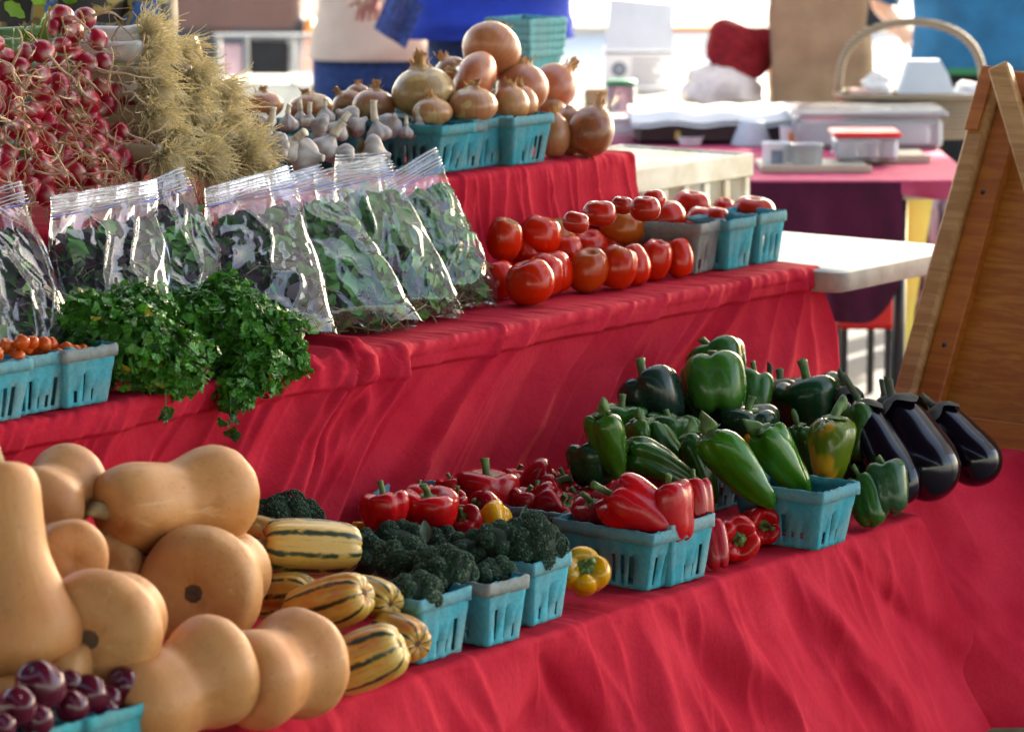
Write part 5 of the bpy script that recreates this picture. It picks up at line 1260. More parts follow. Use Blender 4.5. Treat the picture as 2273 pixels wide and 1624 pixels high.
# radishes: tied bunches, root ends toward the camera
def radishes():
    rs = np.random.RandomState(8)
    poly = np.array([(-30, 70), (60, 120), (128, 35), (205, 25), (240, 150), (285, 215), (300, 300), (345, 345), (335, 390), (250, 415), (115, 440), (-30, 430)], float)
    def inside(x, y):
        c = False
        for i in range(len(poly)):
            x1, y1 = poly[i]; x2, y2 = poly[i - 1]
            if (y1 > y) != (y2 > y) and x < (x2 - x1) * (y - y1) / (y2 - y1) + x1: c = not c
        return c
    pts = []
    for _ in range(9000):
        x, y = rs.uniform(-30, 345), rs.uniform(25, 440); 
        if inside(x, y) and all((x - a) ** 2 + (y - b) ** 2 > 33 ** 2 for a, b, _d in pts): pts.append((x, y, rs.uniform(0, .035)))
        if len(pts) > 170: break
    cen = [(175, 60, 'topmost radish bunch, standing above the leek shaft'), (15, 160, 'radish bunch at left edge beside the leek leaves'), (195, 165, 'radish bunch hanging below the topmost one'), (100, 215, 'radish bunch in the upper middle of the radish heap'), (260, 250, 'radish bunch touching the leek shanks'), (20, 275, 'radish bunch at the left edge halfway down'), (150, 300, 'radish bunch in the centre of the radish heap'), (60, 375, 'bottom left radish bunch behind the zip bags'), (180, 385, 'bottom middle radish bunch just above the zip bags'), (300, 355, 'bottom right radish bunch below the leek roots')]
    bun = []
    for x, y, lb in cen:
        q = W(x, y, YT + .12 + (430 - y) / 400 * .26); o = link('radish_bunch', None, label=lb, cat='radishes', group='radish bunches'); o.matrix_world = Matrix.Translation(Vector(q)); bun.append((x, y, o, q))
    for x, y, dj in pts:
        b = min(bun, key=lambda e: (e[0] - x) ** 2 + (e[1] - y) ** 2); p = W(x, y, YT + .05 + (430 - y) / 400 * .26 + dj); s_ = mpp(p)
        ax = camdir((rs.normal(-.25, .4), rs.normal(.25, .4), -.8)); A = frame(ax, rs.uniform(0, 6.28)); w = rs.uniform(36, 58) * s_; h = w * rs.uniform(1.1, 1.45)
        M = Matrix.Identity(4)
        for i in range(3):
            for j, sc in enumerate((w, w, h)): M[i][j] = A[i, j] * sc
            M[i][3] = p[i] - b[3][i]
        sh = rs.uniform(.75, 1.15)
        o = link('radish', RADM[rs.randint(4)], parent=b[2], color=(.44 * sh, .004 * sh, .030 * sh)); o.matrix_local = M
        link('root', RROOT[rs.randint(7)], parent=o)
    # loose rootlets trailing over the front of each bunch
    for bx, by, o, q in bun:
        a = Acc()
        for _ in range(11):
            x, y = bx + rs.normal(0, 45), by + rs.normal(0, 40); Yp = YT + .05 + (430 - y) / 400 * .26 - .022
            p = W(x, y, Yp); s_ = mpp(p); ang = rs.uniform(-2.6, .2); n = 14; L = rs.uniform(60, 170) * s_; P_ = [p - q]
            for j in range(n - 1):
                ang += rs.normal(0, .28) - .05 * math.cos(ang); P_.append(P_[-1] + (RT * math.cos(ang) + UP * math.sin(ang) - FW * rs.normal(0, .3)) * L / n)
            P_ = np.array(P_); r0 = rs.uniform(.0012, .0026); sh = rs.uniform(.7, 1.15); a.tube(P_, np.linspace(r0, .0005, n), 5, col=(.66 * sh, .47 * sh, .28 * sh), cap=False)
            for j in range(2):
                k = rs.randint(2, n - 2); d = rs.normal(0, 1, 3); a.tube(P_[k] + np.outer(np.linspace(0, 1, 5), d * .012) + rs.normal(0, .001, (5, 3)), .0006, 3, col=(.66 * sh, .47 * sh, .28 * sh), cap=False)
        part('rootlets', a.mesh('rootlets', M_ROOTV), o, kind='stuff')
    # leaves of the bunches
    for x, y, o, q in bun[:2]:
        a = Acc()
        for _ in range(26):
            c = np.array([rs.normal(-.03, .05), rs.normal(.03, .02), rs.normal(.0, .03)]); V, Fs = salad_leaf(rs); R3 = rand_rot(rs); g = rs.uniform(.6, 1.5)
            a.add(V * rs.uniform(.022, .045) @ R3.T + c, Fs, (.12 * g, .26 * g, .02 * g))
        part('leaves', a.mesh('leaves', M_LEAF), o, kind='stuff')
def rand_rot(rs):
    q = rs.normal(size=4); q /= np.linalg.norm(q); w, x, y, z = q
    return np.array([[1 - 2 * (y * y + z * z), 2 * (x * y - z * w), 2 * (x * z + y * w)], [2 * (x * y + z * w), 1 - 2 * (x * x + z * z), 2 * (y * z - x * w)], [2 * (x * z - y * w), 2 * (y * z + x * w), 1 - 2 * (x * x + y * y)]])
def salad_leaf(rs):
    nx, ny = 7, 3; u = np.linspace(0, 1, nx); w = .34 * np.sin(np.pi * np.clip(u, .02, .98) ** .8) ** .8 * (1 + .15 * np.sin(u * 19 + rs.uniform(0, 6))) * rs.uniform(.6, 1.2); v = np.array([-1, 0, 1.0])
    c1, c2 = rs.normal(0, .35, 2); X, Vv = np.meshgrid(u, v, indexing='ij'); Yv = Vv * w[:, None]; Z = c1 * (X - .5) ** 2 + .25 * np.abs(Yv) + c2 * .15 * np.sin(X * 5) * Vv
    return np.stack([X - .5, Yv, Z], -1).reshape(-1, 3), gridf(ny, nx)
radishes()

# ================================================================== middle shelf
# salad bags
def bag(k, BL, BR, TL, TR, label, dark, n_leaf=420, thick=.056, fill=.74, Yb=None, Yt=None):
    rs = np.random.RandomState(k + 900)
    bl = W(BL[0], BL[1], BL[2]); br = W(BR[0], BR[1], BR[2]); tl = W(TL[0], TL[1], TL[2]); tr = W(TR[0], TR[1], TR[2])
    bl[2] = max(bl[2], ZM + .006); br[2] = max(br[2], ZM + .006)
    N = np.cross(br - bl, tl - bl); N /= np.linalg.norm(N)
    if N @ (C0 - bl) < 0: N = -N
    o = link('salad_bag', None, label=label, cat='salad bag', group='zip bags of salad greens'); o.matrix_world = Matrix.Translation(Vector(bl))
    def surf(u, v):
        p = (bl * (1 - u)[:, None] + br * u[:, None]) * (1 - v)[:, None] + (tl * (1 - u)[:, None] + tr * u[:, None]) * v[:, None]
        h = thick * np.clip(1 - np.abs(2 * u - 1) ** 2.4, 0, 1) ** .55 * np.interp(v, [0, .06, .3, .6, .84, .9, 1], [.30, .75, 1, .66, .16, .05, .03]); return p, h
    nu, nv = 64, 76; u = np.linspace(0, 1, nu); v = np.linspace(0, 1, nv); UU, VV = np.meshgrid(u, v); U_, V_ = UU.ravel(), VV.ravel()
    p, h = surf(U_, V_); Vs = []; E1 = (br - bl); E1 = E1 / np.linalg.norm(E1)
    for sd in (1, -1):
        q = np.stack([U_ * 5 + V_ * 1.2, V_ * 5.5 - U_ * 1.5], 1)
        n1 = 1 - np.abs(vnoise(q + k * 3.1 + sd, k, 2)) * 1.6; n2 = 1 - np.abs(vnoise(q * 2.3 + k, k + 50, 2)) * 1.5
        cr = .010 * np.clip(n1, 0, 1) ** 2 + .0028 * np.clip(n2, 0, 1) ** 3
        env = np.interp(V_, [0, .05, .75, .86, .9, 1], [.3, 1, 1, .3, .1, .1]) * np.clip(1 - np.abs(2 * U_ - 1) ** 6, 0, 1)
        sl = .006 * np.sin(V_ * 14 + k) * np.clip(np.abs(2 * U_ - 1) - .6, 0, 1)
        Vs.append(p + N * (sd * h + sd * cr * env)[:, None] + E1 * (sl + .004 * vnoise(q, k + 3, 2))[:, None] - bl)
    f = gridf(nu, nv); M_ = nu * nv
    part('bag_film', mkmesh('bag_film', np.concatenate(Vs), [f, f[:, ::-1] + M_], M_FILM), o)
    # zip closure: ridged strip along the mouth
    a = Acc(); uu = np.linspace(0.0, 1.0, 30)
    for vz in (.885, .905, .925, .965, .985): pz, hz = surf(uu, np.full(30, vz)); a.tube(pz + N * .004 + np.outer(np.sin(uu * 9 + k) * .002, N) - bl, .0011, 5)
    part('zip_closure', a.mesh('zip_closure', M_ZIP), o)
    a = Acc(); pz, hz = surf(uu, np.full(30, .862)); a.tube(pz + N * .006 - bl, .0013, 5); part('zip_line', a.mesh('zip_line', M_ZIPB), o)
    # greens inside
    a = Acc()
    for _ in range(n_leaf):
        uu, vv = rs.uniform(.13, .87), rs.uniform(.06, fill) ; pp, hh = surf(np.array([uu]), np.array([vv])); c = pp[0] + N * hh[0] * rs.uniform(-.55, .70) - bl
        V, Fs = salad_leaf(rs); T = frame(N + rs.normal(0, .45, 3), rs.uniform(0, 6.28)); g = rs.uniform(.5, 1.5)
        if rs.rand() < dark: cl = np.array([.035, .012, .028]) * g if rs.rand() < .6 else np.array([.02, .045, .018]) * g
        else: cl = np.array([.065, .21, .03]) * g
        Vr = V * rs.uniform(.026, .055) @ T.T; dn = Vr @ N; off = (c + bl - pp[0]) @ N; lim = hh[0] * .78; Vr = Vr + np.outer(np.clip(off + dn, -lim, lim) - off - dn, N); a.add(Vr + c, Fs, cl * 1.25)
    for _ in range(70):
        uu, vv = rs.uniform(.1, .9), rs.uniform(.03, fill * .8); pp, hh = surf(np.array([uu]), np.array([vv])); c = pp[0] + N * hh[0] * rs.uniform(-.3, .7) - bl
        d = rs.normal(0, 1, 3); d -= N * (d @ N) * .8; d /= np.linalg.norm(d); t = np.linspace(-.5, .5, 5)[:, None]; st = np.array([.22, .26, .12]) * rs.uniform(.5, 1.2) if rs.rand() < .7 else np.array([.25, .13, .10])
        a.tube(c + d * t * rs.uniform(.04, .09) + rs.normal(0, .004, (5, 3)), .0013, 4, col=st, cap=False)
    for _ in range(60):
        uu = rs.uniform(.05, .95); pp, hh = surf(np.array([uu]), np.array([rs.uniform(.02, .10)])); c = pp[0] + N * hh[0] * rs.uniform(-.3, .7) - bl; d = rs.normal(0, 1, 3); t = np.linspace(-.5, .5, 4)[:, None]
        a.tube(c + d * t * .03, .0012, 4, col=np.array([.30, .24, .13]) * rs.uniform(.5, 1.3), cap=False)
    part('salad_leaves', a.mesh('salad_leaves', M_SALAD), o, kind='stuff')
bag(0, (-160, 880, .74), (190, 790, .72), (-140, 455, .96), (42, 402, .94), 'zip bag of dark salad cut by the left edge', .62)
bag(1, (120, 815, .76), (392, 760, .74), (108, 436, .95), (344, 398, .96), 'zip bag of purple and green salad, second from left', .62)
bag(2, (280, 790, .82), (560, 760, .78), (330, 402, .99), (404, 368, .99), 'zip bag of mixed salad, third from left, mostly overlapped', .55)
bag(3, (440, 770, .78), (752, 742, .68), (455, 418, .95), (645, 366, .95), 'zip bag of dark salad directly above the parsley', .60)
bag(4, (640, 752, .80), (938, 716, .70), (600, 398, .99), (708, 364, .98), 'zip bag of green leaves, third from the tomatoes', .12)
bag(5, (770, 735, .82), (1034, 698, .73), (690, 384, .97), (848, 342, .97), 'zip bag of green leaves, second from the tomatoes', .10)
bag(6, (742, 700, .92), (1000, 660, .86), (744, 344, 1.02), (858, 336, 1.02), 'zip bag of greens mostly hidden behind two others', .15, 200)
bag(7, (925, 712, .82), (1104, 668, .78), (846, 398, .98), (964, 326, .98), 'zip bag of green leaves leaning nearest the tomatoes', .08, 460, .055)

# parsley bunches hanging over the shelf edge
def parsley_leaf(rs):
    V = [[0, 0, 0]]; F3 = []
    for ang in (-1.05, 0, 1.05):
        c, s_ = math.cos(ang), math.sin(ang); L = .55 if ang else .7; m = len(V)
        V.append([c * .22, s_ * .22, .03])
        pts = []
        for q in np.linspace(-1.25, 1.25, 9):
            k = (.36 if int(round((q + 1.25) / .3125)) % 2 else .25) * (1.1 if abs(q) < .4 else 1); dx, dy = L * .62 + k * math.cos(q), k * math.sin(q) * 1.15
            pts.append([c * dx - s_ * dy, s_ * dx + c * dy, .05 + rs.normal(0, .05)])
        b = len(V); V += pts
        for i in range(8): F3.append((m, b + i, b + i + 1))
        F3.append((0, m, b)); F3.append((0, b + 8, m))
    return np.array(V), np.array(F3)
def parsley(label, blobs, n, seed, stems):
    rs = np.random.RandomState(seed); q0 = W(blobs[0][0], blobs[0][1], blobs[0][4]); o = link('parsley_bunch', None, label=label, cat='parsley', group='parsley bunches'); o.matrix_world = Matrix.Translation(Vector(q0))
    a = Acc(); wts = np.array([b[2] * b[3] for b in blobs], float); wts /= wts.sum()
    for _ in range(n):
        px, py, rx, ry, Y = blobs[rs.choice(len(blobs), p=wts)]; c = W(px, py, Y); s_ = mpp(c)
        d = rs.normal(size=3); d /= np.linalg.norm(d); d[2] = d[2] * .9 + .1
        if d @ FW > .45: continue
        rad = rs.uniform(.55, 1.06) * (1 + .16 * math.sin(d[0] * 7 + seed) * math.sin(d[2] * 6)); cam_ = RT * (d @ RT) * rx * s_ + UP * (d @ UP) * ry * s_ + FW * (d @ FW) * min(rx, ry) * s_ * .8
        p = c + cam_ * rad
        V, F3 = parsley_leaf(rs); nrm = d + np.array([0, 0, .6]) + rs.normal(0, .55, 3); T = frame(nrm, rs.uniform(0, 6.28)); g = rs.uniform(.55, 1.35); yel = rs.rand() < .012
        cl = np.array([.30, .26, .02]) if yel else np.array([.040, .175, .016]) * g + (np.array([.02, .05, 0]) if rs.rand() < .3 else 0)
        a.add(V * rs.uniform(.012, .021) @ T.T + p - q0, F3, cl * 1.25)
    part('leaves', a.mesh('leaves', M_LEAF, False), o, kind='stuff')
    a = Acc()
    for (x0, y0, Y0, x1, y1, Y1) in stems:
        for _ in range(9):
            A = W(x0 + rs.normal(0, 14), y0 + rs.normal(0, 8), Y0); B = W(x1 + rs.normal(0, 26), y1 + rs.normal(0, 20), Y1); a.tube(crom([A - q0, (A + B) / 2 - q0 + [0, 0, .02], B - q0], 8), .0014, 4, col=(.09, .19, .03), cap=False)
    part('stems', a.mesh('stems', M_LEAF), o, kind='stuff')
parsley('bushy parsley bunch at left, beside the cherry tomato baskets', [(270, 770, 130, 95, .66), (350, 800, 110, 85, .63), (190, 700, 60, 55, .70), (300, 690, 90, 60, .72), (395, 830, 60, 55, .61), (430, 700, 60, 60, .70)], 3000, 3, [(420, 730, .80, 300, 780, .66)])
parsley('parsley bunch at right, spilling over the shelf edge', [(520, 745, 110, 95, .66), (500, 665, 62, 60, .70), (600, 760, 80, 85, .64), (560, 830, 75, 65, .60), (645, 800, 40, 50, .60), (520, 880, 42, 40, .59)], 2700, 4, [(640, 700, .80, 530, 780, .66)])
def parsley_sprig(px, py, Y, n, seed, label, sz=(26, 30)):
    rs = np.random.RandomState(seed); q0 = W(px, py, Y); a = Acc(); s_ = mpp(q0)
    for _ in range(n):
        V, F3 = parsley_leaf(rs); T = frame(-FW + rs.normal(0, .6, 3), rs.uniform(0, 6.28)); a.add(V * rs.uniform(.012, .02) @ T.T + RT * rs.normal(0, sz[0] * .4) * s_ + UP * rs.normal(0, sz[1] * .5) * s_, F3, np.array([.035, .14, .015]) * rs.uniform(.6, 1.3))
    a.tube([UP * 60 * s_, UP * 5 * s_], .0014, 4, col=(.09, .19, .03))
    o = link('parsley_sprig', a.mesh('parsley_sprig', M_LEAF, False), label=label, cat='parsley'); o.location = q0
parsley_sprig(368, 922, .590, 5, 1, 'single parsley sprig dangling in front of the red cloth', (22, 22))
parsley_sprig(512, 935, .575, 8, 2, 'lowest hanging parsley sprig below the right bunch', (16, 40))

# cherry tomato baskets
basket(-74, 952, ZM, .135, .12, .088, 'berry basket of cherry tomatoes cut by the left edge', rot=.0, seed=1, col=TEAL2)
basket(24, 929, ZM, .135, .12, .088, 'berry basket of cherry tomatoes, second from the left edge', rot=.0, seed=2, col=TEAL2)
basket(146, 909, ZM, .105, .12, .088, 'grey-rimmed berry basket of cherry tomatoes beside the parsley', rot=-.05, seed=3, col=TEAL2, rim=(.28, .30, .29))
for k, (px, py, d, lb) in enumerate(((-8, 786, 34, 'cherry tomato at the very left edge'), (12, 768, 34, 'cherry tomato highest in the left basket'), (28, 780, 46, 'largest cherry tomato, front of second basket'), (48, 760, 36, 'cherry tomato at back left of second basket'), (58, 772, 34, 'cherry tomato in the middle of second basket'), (84, 782, 40, 'cherry tomato at right front of second basket'), (72, 760, 30, 'cherry tomato at back of second basket'), (98, 764, 34, 'paler cherry tomato top right of second basket'), (112, 766, 36, 'cherry tomato nearest the grey-rimmed basket'), (40, 792, 34, 'cherry tomato low against the second basket rim'), (148, 778, 38, 'cherry tomato left in the grey-rimmed basket'), (166, 784, 38, 'cherry tomato in front in the grey-rimmed basket'), (184, 778, 28, 'cherry tomato at right in the grey-rimmed basket'), (130, 790, 34, 'cherry tomato low at left in the grey-rimmed basket'))):
    place('cherry_tomato', CHE, px, py, d, d * .95, lb, 'cherry tomato', Y=.635 + .02 * (k % 3) if px < 120 else .655, axis=(rng.uniform(-.6, .6), .8, rng.uniform(-.5, .5)), color=(.60, .075, .006, 1.0), group='cherry tomatoes in berry baskets')

# loose tomatoes
R_ = ZM + .001
tomato(1176, 627, 115, 96, 'big glossy tomato in front, nearest the zip bags', rest=R_, v=1)
tomato(1209, 610, 98, 92, 'tomato tucked right behind the big front one', rest=R_, v=2)
tomato(1230, 605, 92, 92, 'second tomato behind the big front one', rest=R_, v=0)
tomato(1305, 600, 94, 96, 'mottled orange-red tomato in front row centre', rest=R_, v=3, green=.25, col=(.50, .035, .004))
tomato(1370, 594, 88, 94, 'front row tomato with a small green spot', rest=R_, v=4, green=.55)
tomato(1409, 588, 74, 90, 'narrow visible tomato fourth from right in front row', rest=R_, v=2)
tomato(1453, 577, 80, 88, 'ribbed tomato second from right in front row', rest=R_, v=0)
tomato(1507, 573, 68, 86, 'last front row tomato against the grey basket', rest=R_, v=1)
tomato(1108, 622, 78, 84, 'shaded tomato half hidden by the last zip bag', rest=R_, v=0)
tomato(1120, 532, 86, 98, 'upper tomato with green shoulders touching the zip bag', Y=.86, green=.8, v=3, axis=(.25, .9, .25))
tomato(1198, 522, 100, 84, 'upper glossy tomato behind the front row', Y=.86, v=1, green=.15, axis=(.3, .95, .1))
tomato(1238, 521, 78, 72, 'greenish tomato half hidden behind the upper glossy one', Y=.92, v=4, green=1.0, col=(.40, .07, .01))
tomato(1383, 503, 108, 86, 'large green-shouldered tomato on top of the heap', Y=.88, v=3, green=1.0, axis=(.25, .9, .3), col=(.42, .07, .008))
tomato(1305, 545, 90, 60, 'dark tomato lying low behind the front row', Y=.90, v=4, axis=(0, .8, .4))
tomato(1345, 552, 80, 64, 'tomato low under the green-shouldered one', Y=.90, v=0)
tomato(1420, 545, 84, 66, 'tomato behind the ribbed one, right of green-shouldered', Y=.88, v=2)
tomato(1165, 560, 84, 76, 'tomato underneath the upper glossy one', Y=.88, v=2)
tomato(1255, 560, 84, 76, 'tomato underneath the greenish half-hidden one', Y=.90, v=0)
# tomato baskets
basket(1395, 600, ZM, .15, .17, .095, 'grey-teal basket of dark tomatoes behind the heap', rot=.1, col=GTEAL, rim=(.18, .22, .22), seed=2, p=W(1388, 580, .94))
basket(1540, 611, ZM, .105, .165, .098, 'grey-brown pulp basket of tomatoes beside the front row', rot=.12, col=GREYB, rim=(.26, .24, .23), seed=3)
basket(1612, 602, ZM, .095, .100, .098, 'teal basket of tomatoes right of the grey-brown one', rot=.0, seed=1, col=TEAL)
basket(1680, 589, ZM, .095, .110, .100, 'teal basket of tomatoes at the cloth corner', rot=.0, seed=4, col=TEAL, rim=(.16, .33, .35))
for px, py, w, h, Y, lb, v in ((1278, 494, 62, 46, 1.00, 'leftmost tomato in the basket behind the heap', 0), (1330, 474, 78, 56, 1.02, 'tomato with pale sheen high in the back basket', 1), (1349, 488, 76, 54, .98, 'tomato just left of the big green-shouldered one', 2), (1380, 456, 52, 40, 1.06, 'darkest small tomato at the back of back basket', 3), (1432, 464, 70, 54, 1.0, 'ribbed tomato right of the dark small one', 4), (1450, 444, 60, 44, 1.06, 'hindmost tomato before the white crate', 0),
                           (1476, 482, 94, 66, .84, 'large round tomato at left of the grey-brown basket', 2), (1536, 454, 84, 58, .93, 'blocky tomato behind the grey-brown basket', 4), (1558, 486, 74, 50, .83, 'tomato at right of the grey-brown basket', 1), (1532, 505, 46, 34, .80, 'small tomato peeking over the grey-brown rim', 0), (1605, 467, 54, 54, .95, 'smooth tomato behind the first teal basket', 3), (1592, 484, 60, 46, .80, 'ribbed tomato in the first teal basket', 4), (1624, 489, 44, 36, .79, 'small tomato at right in the first teal basket', 1), (1674, 466, 96, 56, .80, 'big ribbed tomato filling the last teal basket', 4)):
    tomato(px, py, w, h, lb, Y=Y, v=v, axis=(rng.uniform(-.25, .25), .95, rng.uniform(0, .3)), col=(.50, .014, .003), group='tomatoes in the baskets')

# ================================================================== bottom shelf
# butternuts
butternut(20, 1262, 262, 470, 'large butternut standing neck up at the left edge', .16, (-.16, .95, -.10), 0, .4)
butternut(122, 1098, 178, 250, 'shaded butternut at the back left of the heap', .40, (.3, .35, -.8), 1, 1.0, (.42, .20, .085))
butternut(140, 1228, 160, 230, 'butternut with lit rounded end behind the standing one', .26, (-.3, .1, -.9), 0, 2.0, scar=False)
butternut(384, 1112, 200, 370, 'butternut lying on top of the heap, dry stem facing camera', .30, (-.74, -.10, .62), 1, .6)
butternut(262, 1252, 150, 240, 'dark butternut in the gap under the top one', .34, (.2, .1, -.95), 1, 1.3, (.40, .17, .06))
butternut(475, 1289, 248, 350, 'butternut end-on at right of heap, faint blossom scar', .23, (.18, .10, -.95), 2, .5)
butternut(243, 1390, 256, 330, 'butternut end-on in the middle of heap, dark blossom scar', .10, (.16, .10, -.97), 2, 2.2)
butternut(392, 1528, 232, 350, 'front butternut with pale round end facing right', .12, (-.66, -.30, .55), 1, 2.4)
butternut(612, 1490, 226, 290, 'butternut at right front with two rounded bulges', .10, (-.52, -.14, .80), 1, .9)
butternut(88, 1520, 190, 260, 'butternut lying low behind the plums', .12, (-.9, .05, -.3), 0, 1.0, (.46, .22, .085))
# delicata
delicata(690, 1214, 126, 220, 'pale yellow striped squash lying on top of the striped ones', .26, (-.93, .06, .28), 0, .3, (.66, .42, .12))
delicata(729, 1342, 124, 205, 'striped squash with an orange blotch in the middle layer', .12, (-.82, -.30, -.42), 1, 1.2, orange=.8)
delicata(831, 1326, 92, 170, 'striped squash end-on behind the blotched one', .10, (-.45, .1, -.85), 2, .2)
delicata(815, 1460, 136, 175, 'lowest striped squash, orange freckled, at the shelf edge', .07, (-.88, -.38, -.2), 1, 2.0, orange=.7)
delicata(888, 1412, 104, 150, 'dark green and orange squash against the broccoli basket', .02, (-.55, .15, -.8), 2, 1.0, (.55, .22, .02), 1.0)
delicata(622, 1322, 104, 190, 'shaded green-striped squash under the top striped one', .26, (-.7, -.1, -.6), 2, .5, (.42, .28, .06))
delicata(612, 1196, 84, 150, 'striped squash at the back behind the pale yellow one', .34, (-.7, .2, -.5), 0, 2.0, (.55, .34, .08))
# plums
basket(200, 1738, ZB, .150, .130, .086, 'teal basket of plums at the bottom left corner', rot=.0, seed=2, col=(.05, .36, .42), rim=(.06, .36, .40), lift=.0)
basket(30, 1788, ZB, .150, .130, .086, 'teal basket of plums cut by the lower left corner', rot=.0, seed=1, col=(.05, .36, .42), rim=(.06, .36, .40))
for px, py, d, Y, lb in ((90, 1522, 108, .06, 'largest plum at left with a small stem scar'), (37, 1568, 86, .03, 'plum at left edge below the largest'), (160, 1568, 74, .04, 'plum in front centre of the plum heap'), (196, 1540, 82, .06, 'plum right of the largest, behind the front centre one'), (278, 1524, 86, .07, 'plum at the right end of the basket'), (82, 1596, 74, .01, 'plum lowest in the left basket'), (156, 1514, 54, .10, 'shaded plum behind the largest'), (242, 1550, 56, .06, 'small plum with bright glint near right end'), (4, 1612, 60, -.01, 'plum in the very corner of the picture'), (232, 1580, 66, .05, 'plum hidden against the rim of the right basket')):
    place('plum', PLUM[rng.randrange(2)], px, py, d * 1.08, d * 1.03, lb, 'plum', Y=Y * .35 - .012, axis=(rng.uniform(-.6, .6), .6, rng.uniform(-.2, .8)), spin=rng.uniform(0, 6), color=(.10, .005, .020), group='plums in teal baskets')

# broccoli
def broccoli(px, py, w, h, Y, seed, label):
    rs = np.random.RandomState(seed + 300); q = W(px, py, Y); s_ = mpp(q); a = Acc(); rw, rh = w * s_ / 2 * 1.1, h * s_ / 2 * 1.1
    t = (1 + 5 ** .5) / 2; ico = np.array([(-1, t, 0), (1, t, 0), (-1, -t, 0), (1, -t, 0), (0, -1, t), (0, 1, t), (0, -1, -t), (0, 1, -t), (t, 0, -1), (t, 0, 1), (-t, 0, -1), (-t, 0, 1)]) / 1.9
    ifc = np.array([(0, 11, 5), (0, 5, 1), (0, 1, 7), (0, 7, 10), (0, 10, 11), (1, 5, 9), (5, 11, 4), (11, 10, 2), (10, 7, 6), (7, 1, 8), (3, 9, 4), (3, 4, 2), (3, 2, 6), (3, 6, 8), (3, 8, 9), (4, 9, 5), (2, 4, 11), (6, 2, 10), (8, 6, 7), (9, 8, 1)])
    nl = max(7, int(w / 9)); lumps = []
    for i in range(nl):
        z = 1 - 1.25 * (i + .5) / nl; ph = i * 2.39996 + rs.normal(0, .2); r_ = math.sqrt(max(0, 1 - z * z)); d = np.array([r_ * math.cos(ph), r_ * math.sin(ph), z])
        lumps.append((d * [rw * .72, rw * .72, rh * .85], rs.uniform(.26, .42) * rw))
    for c, lr in lumps:
        dn = c / (np.linalg.norm(c) + 1e-9); nb = int(60 + 9000 * lr)
        for i in range(nb):
            z = 1 - 1.5 * (i + .5) / nb; ph = i * 2.39996; r_ = math.sqrt(max(0, 1 - z * z)); d = np.array([r_ * math.cos(ph), r_ * math.sin(ph), z]); d = frame(dn + [0, 0, .3]) @ d
            g = rs.uniform(.45, 1.25); tip = rs.rand() < .18; cl = np.array([.026, .066, .034]) * g if not tip else np.array([.11, .17, .11]) * g
            a.add(ico * rs.uniform(.0014, .0026) + c + d * lr * rs.uniform(.93, 1.04), ifc, cl)
    V, Fs, _c = lathe([(0, .5), (.35, .42), (.5, .1), (.4, -.25), (.15, -.5), (0, -.5)], 16, 12); a.add(V * [rw * 1.7, rw * 1.7, rh * 1.8], Fs, (.008, .022, .010))
    o = link('broccoli', a.mesh('broccoli', M_BROC), label=label, cat='broccoli', group='broccoli heads'); o.location = q
    V, Fs = tube([(0, 0, -rh * .4), (0, 0, -rh * 1.1), (.004, 0, -rh * 1.1 - .03)], [.016, .012, .013], 10); part('stalk', mkmesh('stalk', V, Fs, M_STEMG), o)
for k, (px, py, w, h, Y, lb) in enumerate(((922, 1322, 112, 80, .06, 'broccoli head in front of the nearest basket'), (985, 1280, 138, 96, .09, 'broad broccoli head over the two near baskets'), (887, 1205, 112, 70, .28, 'broccoli head at the back before the red peppers'), (983, 1212, 92, 62, .26, 'broccoli head at back centre beside a pale leaf'), (1175, 1218, 150, 108, .08, 'largest broccoli head at the right end'), (1102, 1212, 92, 92, .11, 'broccoli head joined at left of the largest'), (1107, 1276, 76, 56, .06, 'small broccoli head over the grey-rimmed basket'), (1066, 1286, 70, 56, .07, 'small broccoli head between the baskets'), (806, 1232, 92, 104, .30, 'broccoli head beside the pale striped squash'), (900, 1250, 124, 76, .17, 'broccoli head in the middle of the group'), (640, 1150, 140, 64, .45, 'broccoli head far left behind the striped squash'), (1040, 1225, 96, 70, .15, 'broccoli head behind the broad one'))):
    broccoli(px, py, w, h, Y, k, lb)
basket(932, 1476, ZB, .118, .088, .095, 'teal broccoli basket nearest the striped squash', rot=.0, seed=1, col=TEAL2)
basket(1080, 1438, ZB, .090, .105, .095, 'teal broccoli basket with a bleached grey rim', rot=-.05, seed=2, col=TEAL2, rim=(.30, .30, .28))
basket(1180, 1392, ZB, .100, .10, .097, 'teal broccoli basket under the largest head', rot=.05, seed=3, col=TEAL2)
def leafy(px, py, Y, wpx, hpx, tilt, label):
    q = W(px, py, Y); s_ = mpp(q); n, m = 9, 5; A, B = np.meshgrid(np.linspace(0, 1, n), np.linspace(-1, 1, m)); wv = np.sin(np.pi * np.clip(A, .03, .97)) ** .7
    x = B * wv * wpx * s_ / 2; y = (A - .5) * hpx * s_; c, s2 = math.cos(tilt), math.sin(tilt)
    V = (x * c - y * s2)[..., None] * RT + (x * s2 + y * c)[..., None] * UP - FW * ((np.abs(B) * wv * .008 + .006 * A * A))[..., None]
    o = link('broccoli_leaf', mkmesh('broccoli_leaf', V.reshape(-1, 3), [gridf(n, m)], simple('pale_leaf_%d' % px, (.16, .25, .19), .55, .25, 60)), label=label, cat='leaf'); o.location = q
leafy(945, 1178, .215, 26, 48, .1, 'upright pale leaf before the red peppers'); leafy(888, 1230, .17, 22, 40, .2, 'small pale leaf among the broccoli'); leafy(1222, 1300, .055, 30, 66, -.15, 'pale leaf hanging over the right broccoli basket'); leafy(1046, 1306, .055, 36, 30, 1.2, 'curled leaf on the rim between two broccoli baskets'); leafy(1160, 1148, .24, 16, 60, -.3, 'dark narrow leaf on the yellow pepper')

